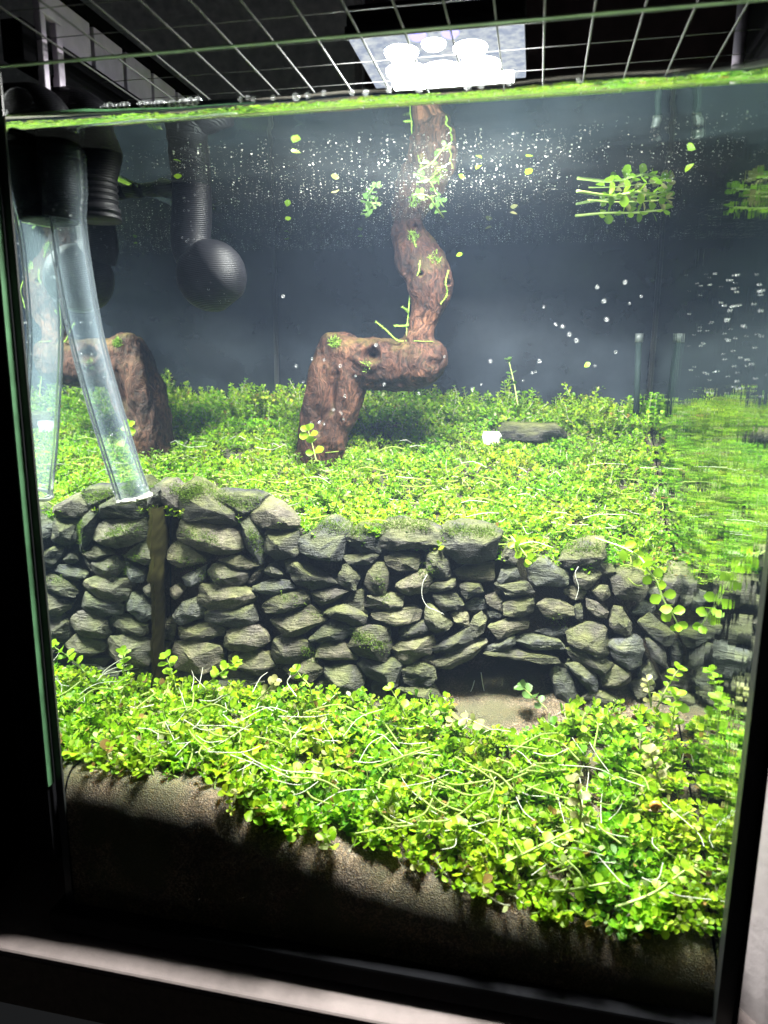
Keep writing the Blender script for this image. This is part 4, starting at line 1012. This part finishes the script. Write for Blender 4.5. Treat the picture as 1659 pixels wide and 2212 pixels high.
# glass tube at the back
GLASSY = plain('frosted_tube_glass', (.016, .024, .024), .6, .05)
c0, c1 = at_y(1380, 740, .315), at_y(1374, 900, .315)
gt = empty('glass_tube', tuple(c1)); tag(gt, 'thin pale glass tube with a white cap standing at the back right', 'thermometer')
tube('tube', [Vector(c1) - Vector(c1), Vector(c0) - Vector(c1)], .0024, GLASSY, gt, 14)
tube('cap', [Vector(c0) - Vector(c1) + Vector((0, 0, .0002)), Vector(c0) - Vector(c1) + Vector((0, 0, .007))], .0031, plain('white_cap', (.07, .08, .08), .5), gt, 14)

# ------------------------------------------------------------------ pipes and hose
def arc(c, r_, a0, a1, n, ax=(1, 0, 0), up=(0, 0, 1)):
    return [np.array(c) + r_ * (np.array(ax) * math.cos(t) + np.array(up) * math.sin(t)) for t in np.linspace(a0, a1, n)]
# outlet pipe: comes over the left rim, bends down, carries the hose
p0 = at_y(126, 300, .026); p1 = at_y(132, 470, .0275); x0 = float(p0[0])
op = empty('outlet_pipe', (x0, .026, float(p1[2]))); tag(op, 'black printed elbow pipe bent over the left rim, hose pushed onto it', 'pipe')
R_ = .0145
pts = arc((x0 - R_, .026, .4075), R_, math.pi * .5, 0, 14); pts = [np.array((x0 - R_ - .05, .026, .4085 + R_)), np.array((x0 - R_ - .02, .026, .408 + R_))] + pts + [np.array((x0, .026, .40)), np.array((x0 - .0005, .0265, .385)), np.array(p1)]
o = tube('elbow', [q - np.array(op.location) for q in pts], .0084, PRINT, op, 24)
lathe('collar', [(0, .0088), (.1, .0096), (.9, .0096), (1, .0088)], np.array((x0, .026, .404)) - np.array(op.location), np.array((x0, .026, .396)) - np.array(op.location), PRINT, op)
# hose
hp = [at_y(131, 322, .0265), at_y(138, 420, .0275), at_y(152, 540, .030), at_y(185, 720, .033), at_y(222, 860, .035), at_y(258, 980, .037), at_y(290, 1078, .038)]
hp = spline(hp, 70); s = np.linspace(0, 1, 70)
rad = np.interp(s, [0, .03, .16, .24, .5, .9, .97, 1], [.0108, .0112, .0108, .0092, .0086, .0086, .0088, .0090])
ho = empty('silicone_hose', tuple(hp[0])); tag(ho, 'milky clear hose hanging from the black elbow down to the wall', 'hose')
vo, fo = tube_data(hp - hp[0], rad, 40, False); vi, fi = tube_data(hp - hp[0], rad - .0017, 40, False)
n = len(vo); fo = list(fo) + [tuple(n + k for k in q)[::-1] for q in fi]
for e_ in (0, 69 * 40):
    for k in range(40): k2 = (k + 1) % 40; fo.append((e_ + k, n + e_ + k, n + e_ + k2, e_ + k2))
link('tube_wall', pydata('tube_wall', list(vo) + list(vi), fo), HOSE, ho, True)
lip = [hp[-1] - hp[0] + (frames(hp)[-1][1] * math.cos(t) + frames(hp)[-1][2] * math.sin(t)) * .0088 for t in np.linspace(0, 2 * math.pi, 33)]
tube('cut_end', lip, .0010, plain('cut_silicone', (.75, .72, .62), .3, .5), ho, 8)
# collared pipe behind it
bx_, by_ = XL + .0125, .047
cp_ = empty('collared_pipe', (bx_, by_, .376)); tag(cp_, 'wide black pipe with a threaded collar behind the hose at the left rim', 'pipe')
R_ = .017
pts = [np.array((bx_ - R_ - .06, by_, .409 + R_))] + arc((bx_ - R_ + .006, by_, .408), R_, math.pi * .5, 0, 14) + [np.array((bx_ + .005, by_, .404)), np.array((bx_, by_, .390)), np.array((bx_, by_, .379))]
tube('elbow', [q - np.array(cp_.location) for q in pts], .0105, PRINT, cp_, 24)
prof = [(0, .0100), (.03, .0118)]
for k in range(6): prof += [(.06 + k * .11, .0112), (.10 + k * .11, .0118), (.12 + k * .11, .0118), (.15 + k * .11, .0112)]
prof += [(.78, .0112), (.79, .0124), (.88, .0124), (.89, .0115), (.92, .0115), (.93, .0126), (1, .0126)]
lathe('threaded_collar', prof, (0, 0, .024), (0, 0, -.003), PRINT, cp_)
# intake pipe with bulb
iy = .115
q = [at_y(400, 215, iy), at_y(406, 300, iy), at_y(414, 390, iy), at_y(414, 470, iy), at_y(412, 520, iy), at_y(420, 560, iy)]
ip = empty('intake_pipe', tuple(at_y(457, 672, iy))); tag(ip, 'black printed intake pipe ending in a round bulb left of centre', 'pipe'); L0 = np.array(ip.location)
pts = spline(q, 40); m_ = pxm(iy); rad = np.interp(np.linspace(0, 1, 40), [0, .25, .5, .8, 1], [38 * m_, 42 * m_, 44 * m_, 43 * m_, 40 * m_])
top = [np.array((XL + .002, iy + .002, .4095)), np.array((XL + .012, iy + .001, .4095)), np.array((pts[0][0] - .014, iy, .4098))]
pts2 = spline(top + [pts[9]] + [pts[k] for k in range(12, 40, 3)] + [pts[-1]], 60)
rad2 = np.interp(np.linspace(0, 1, 60), [0, .2, .5, .8, 1], [.0095, 39 * m_, 43 * m_, 44 * m_, 40 * m_])
tube('pipe_stem', [p - L0 for p in pts2], rad2, PRINT, ip, 28)
bc = at_y(457, 596, iy - .002); ro = 72 * m_
ax = np.array([.82, 0, .57]); ax /= np.linalg.norm(ax)
prof = []
for k in range(29):
    t = k / 28; z = -1.06 + 2.12 * t; rr_ = math.sqrt(max(0.02, 1.13 - z * z)); prof.append((t, ro * min(rr_, 1.0)))
lathe('bulb', prof, bc - L0 - ax * ro * 1.06, bc - L0 + ax * ro * 1.06, PRINT, ip, 40)

# ------------------------------------------------------------------ mesh lid
lid = empty('mesh_lid', ((XL + XR) / 2, .17, .478)); tag(lid, 'wire mesh lid with a grey slatted side rail over the tank', 'lid')
LL = np.array(lid.location)
ZL = .4490
for k in range(17):
    x = XL + .006 + k * .0205
    if x > XR + .03: break
    tube('wire', [np.array((x, -.010, ZL)) - LL, np.array((x, YB + .02, ZL)) - LL], .0005, WIRE, lid, 6)
for k in range(14):
    y = .004 + k * .026
    tube('wire', spline([np.array((XL - .004, y, ZL + .0012)) - LL, np.array((-.07, y + .0015, ZL + .0012)) - LL, np.array((XR + .03, y, ZL + .0012)) - LL], 6), .0002, WIRE, lid, 5)
def LB(name, lo, hi, m_, bev=.0006):
    o = bevel_box(name, np.array(lo) - LL, np.array(hi) - LL, m_, lid, bev); return o
rail = LB('side_rail', (XL - .012, .02, .4380), (XL - .001, YB + .02, .4555), BLACKP)
for k in range(9):
    o = LB('slat_panel', (XL - .006, .050 + k * .031, .4560), (XL - .003, .050 + k * .031 + .0275, .4770), GREYP); o.parent = rail
LB('top_rail', (XL - .012, .02, .4776), (XL - .001, YB + .02, .4835), BLACKP)
LB('top_rail', (XR + .022, -.012, .442), (XR + .034, YB + .02, .456), BLACKP)
LB('top_rail', (XL - .012, YB + .014, .442), (XR + .03, YB + .026, .456), BLACKP)
SY = float(at_x(1598, 80, XR - .003)[1])
P(bevel_box('corner_block', (XR - .0004, .0015, ZW + .0055), (XR + .006, SY, ZT + .05), BLACKP, None, 0))
# right corner strip above the water, purple lamp light put into its colour
o = tube('corner_strip', [(XR - .0030, SY, ZW + .006), (XR - .0028, SY, ZT + .05)], .0028, GREYP, None, 12); P(o)
# pipe clip over the left rim
c_ = at_x(112, 90, XL + .004); cl = empty('pipe_clip', (XL, .040, .438)); tag(cl, 'grey slotted clip holding the pipe over the left rim', 'clip'); CLc = np.array(cl.location)
for nm, lo, hi in (('clip_plate', (XL - .002, .030, .462), (XL + .002, .046, .500)), ('clip_arm', (XL - .002, .030, .428), (XL + .002, .0338, .4618)), ('clip_arm', (XL - .002, .0412, .432), (XL + .002, .046, .4618))):
    bevel_box(nm, np.array(lo) - CLc, np.array(hi) - CLc, GREYP, cl, .0008)

# ------------------------------------------------------------------ lamp
lamp = empty('led_lamp', tuple(LAMP)); tag(lamp, 'bright white LED lamp panel glowing above the mesh lid', 'lamp'); LQ = np.array(LAMP)
bevel_box('housing', (-.0425, -.031, .0060), (.0425, .036, .016), BLACKP, lamp, .002)
bevel_box('frame', (-.0425, -.0335, .0008), (.0425, -.031, .0059), BLACKP, lamp, .0008)
m, nt, out = mat_new('frosted_lens'); N = NT(nt)
tc = N('TexCoord'); nz = N('TexNoise', Scale=260.0, Detail=3.0); N.l(tc.outputs['Object'], nz.inputs['Vector'])
rr_ = ramp(N, nz.outputs[0], [(.35, (.50, .56, .74)), (.65, (.93, .95, 1.0))]); em = N('Emission', Strength=0.85); N.l(rr_.outputs[0], em.inputs[0]); N.l(em.outputs[0], out.inputs[0])
lens = bevel_box('lens_panel', (-.042, -.0305, .0018), (.042, .0350, .0058), m, lamp, .0008)
LEDM = m_emit('led_white', (.95, .97, 1.0), 40.0); LEDV = m_emit('led_violet', (.42, .36, 1.0), 2.5)
for k, (x, y, mm_, r_) in enumerate([(.78 * x_, .78 * y_, m__, .86 * r__) for x_, y_, m__, r__ in [(-.024, -.014, LEDM, .010), (-.002, -.022, LEDM, .007), (.020, -.012, LEDM, .010), (-.026, .016, LEDM, .013), (-.002, .020, LEDM, .014), (.024, .016, LEDM, .013), (.010, -.035, LEDV, .005), (-.010, -.035, LEDV, .005)]]):
    bm = bmesh.new(); bmesh.ops.create_uvsphere(bm, u_segments=16, v_segments=8, radius=r_)
    for vv in bm.verts: vv.co.z *= .5
    me = bpy.data.meshes.new('diode'); bm.to_mesh(me); bm.free(); o = link('diode', me, mm_, lens, True); o.location = (x, y, .0015)

bevel_box('light_bar', (-.030, .0205, -.0018), (.036, .030, .0012), LEDM, lens, .0006)
# ------------------------------------------------------------------ specks under the surface, bubbles
tv, tf = [], []; rr = np.random.default_rng(77)
for _ in range(6500):
    x = rr.uniform(XL + .004, XR - .004); y = .04 + (YB - .042) * rr.random() ** .8
    if fbm(x, y, 14, 31.0) < -.28 and rr.random() < .7: continue
    s = .00018 + .00040 * rr.random() ** 5; p = np.array([x, y, ZW - .0007 - abs(rr.normal(0, .0004))]); a = rr.uniform(0, 6.28); n = len(tv)
    for k in range(3): tv.append(p + s * np.array([math.cos(a + k * 2.1), math.sin(a + k * 2.1), rr.normal(0, .5)]) * rr.uniform(.6, 1.3))
    tf.append((n, n + 1, n + 2))
stuff(link('surface_specks', pydata('surface_specks', tv, tf), m_flake('pale_scum', (.80, .80, .72))))['label'] = 'pale specks of scum floating all over the water surface'
bm0 = bmesh.new(); bmesh.ops.create_icosphere(bm0, subdivisions=2, radius=1.0); bm0.verts.ensure_lookup_table(); bsv = np.array([v.co[:] for v in bm0.verts]); bsf = np.array([[v.index for v in q.verts] for q in bm0.faces]); bm0.free()
bp_ = []
RING = [(674, 775), (700, 777), (735, 790), (612, 640), (640, 790), (745, 855), (720, 885), (690, 912), (672, 912), (700, 915), (738, 893), (742, 905), (735, 890), (655, 825), (768, 812), (830, 830), (812, 745), (905, 850), (1020, 840), (1060, 780), (1175, 662), (1200, 700), (1215, 705), (1230, 722), (1245, 735), (1165, 780), (1157, 803), (1150, 805), (1105, 815), (1130, 822), (1040, 830), (1285, 790), (1330, 760), (1305, 650), (1360, 655), (1290, 620), (1350, 610), (1385, 640), (960, 770), (1310, 690)]
for u, v_ in RING: bp_.append((at_y(u, v_, .02 + .1 * rr.random()), rr.uniform(.0005, .0009)))
for _ in range(90):                                 # small bubbles clinging to the right pane
    u, v_ = rr.uniform(1480, 1655), 590 + 270 * rr.random()
    p = at_x(u, v_, XR - .0006)
    if 0.01 < p[1] < YB - .01: bp_.append((p, rr.uniform(.0002, .00055)))
for _ in range(90):                                  # bubbles on the bulb and pipe
    th, ph = rr.uniform(0, 6.28), rr.uniform(-1, .9); d = np.array([math.cos(th) * math.sqrt(1 - ph * ph), -abs(math.sin(th)) * math.sqrt(1 - ph * ph), ph]); bp_.append((bc + d * ro * 1.0, rr.uniform(.0003, .0006)))
for _ in range(70):
    k = rr.integers(20, 58); a = rr.uniform(-1.5, 1.2); bp_.append((pts2[k] + rad2[k] * np.array([math.sin(a), -math.cos(a), 0]), rr.uniform(.0003, .0006)))
for _ in range(90):
    k = rr.integers(5, 68); a = rr.uniform(-1.5, 1.5); bp_.append((hp[k] + np.interp(k / 69, [0, .2, 1], [.0112, .0095, .0095]) * np.array([math.sin(a), -math.cos(a), 0]), rr.uniform(.0003, .0006)))
V = np.vstack([p + bsv * s for p, s in bp_]); T = np.vstack([bsf + k * len(bsv) for k in range(len(bp_))])
stuff(link('air_bubbles', npmesh('air_bubbles', V, T), BUB))['label'] = 'tiny air bubbles clinging to glass, hose and bulb'
# big wet drop at the left front corner and beads along the waterline
DROP = m_bubble(); 
V, T = [], []
beads = [(48, 232, .020, .0085)] + [(u, 258 - u * .057 - 14 + rr.uniform(-4, 3), .002, rr.uniform(.0008, .0018)) for u in list(range(220, 280, 9)) + list(range(300, 430, 8)) + [520, 535, 548, 590, 640, 665, 700, 760, 790, 840, 905, 1010, 1040, 1100, 1250, 1460]]
for k, (u, v_, y, s) in enumerate(beads): V.append(at_y(u, v_, y) + bsv * s); T.append(bsf + k * len(bsv))
stuff(link('water_beads', npmesh('water_beads', np.vstack(V), np.vstack(T)), DROP))['label'] = 'glistening water beads along the waterline of the front glass'
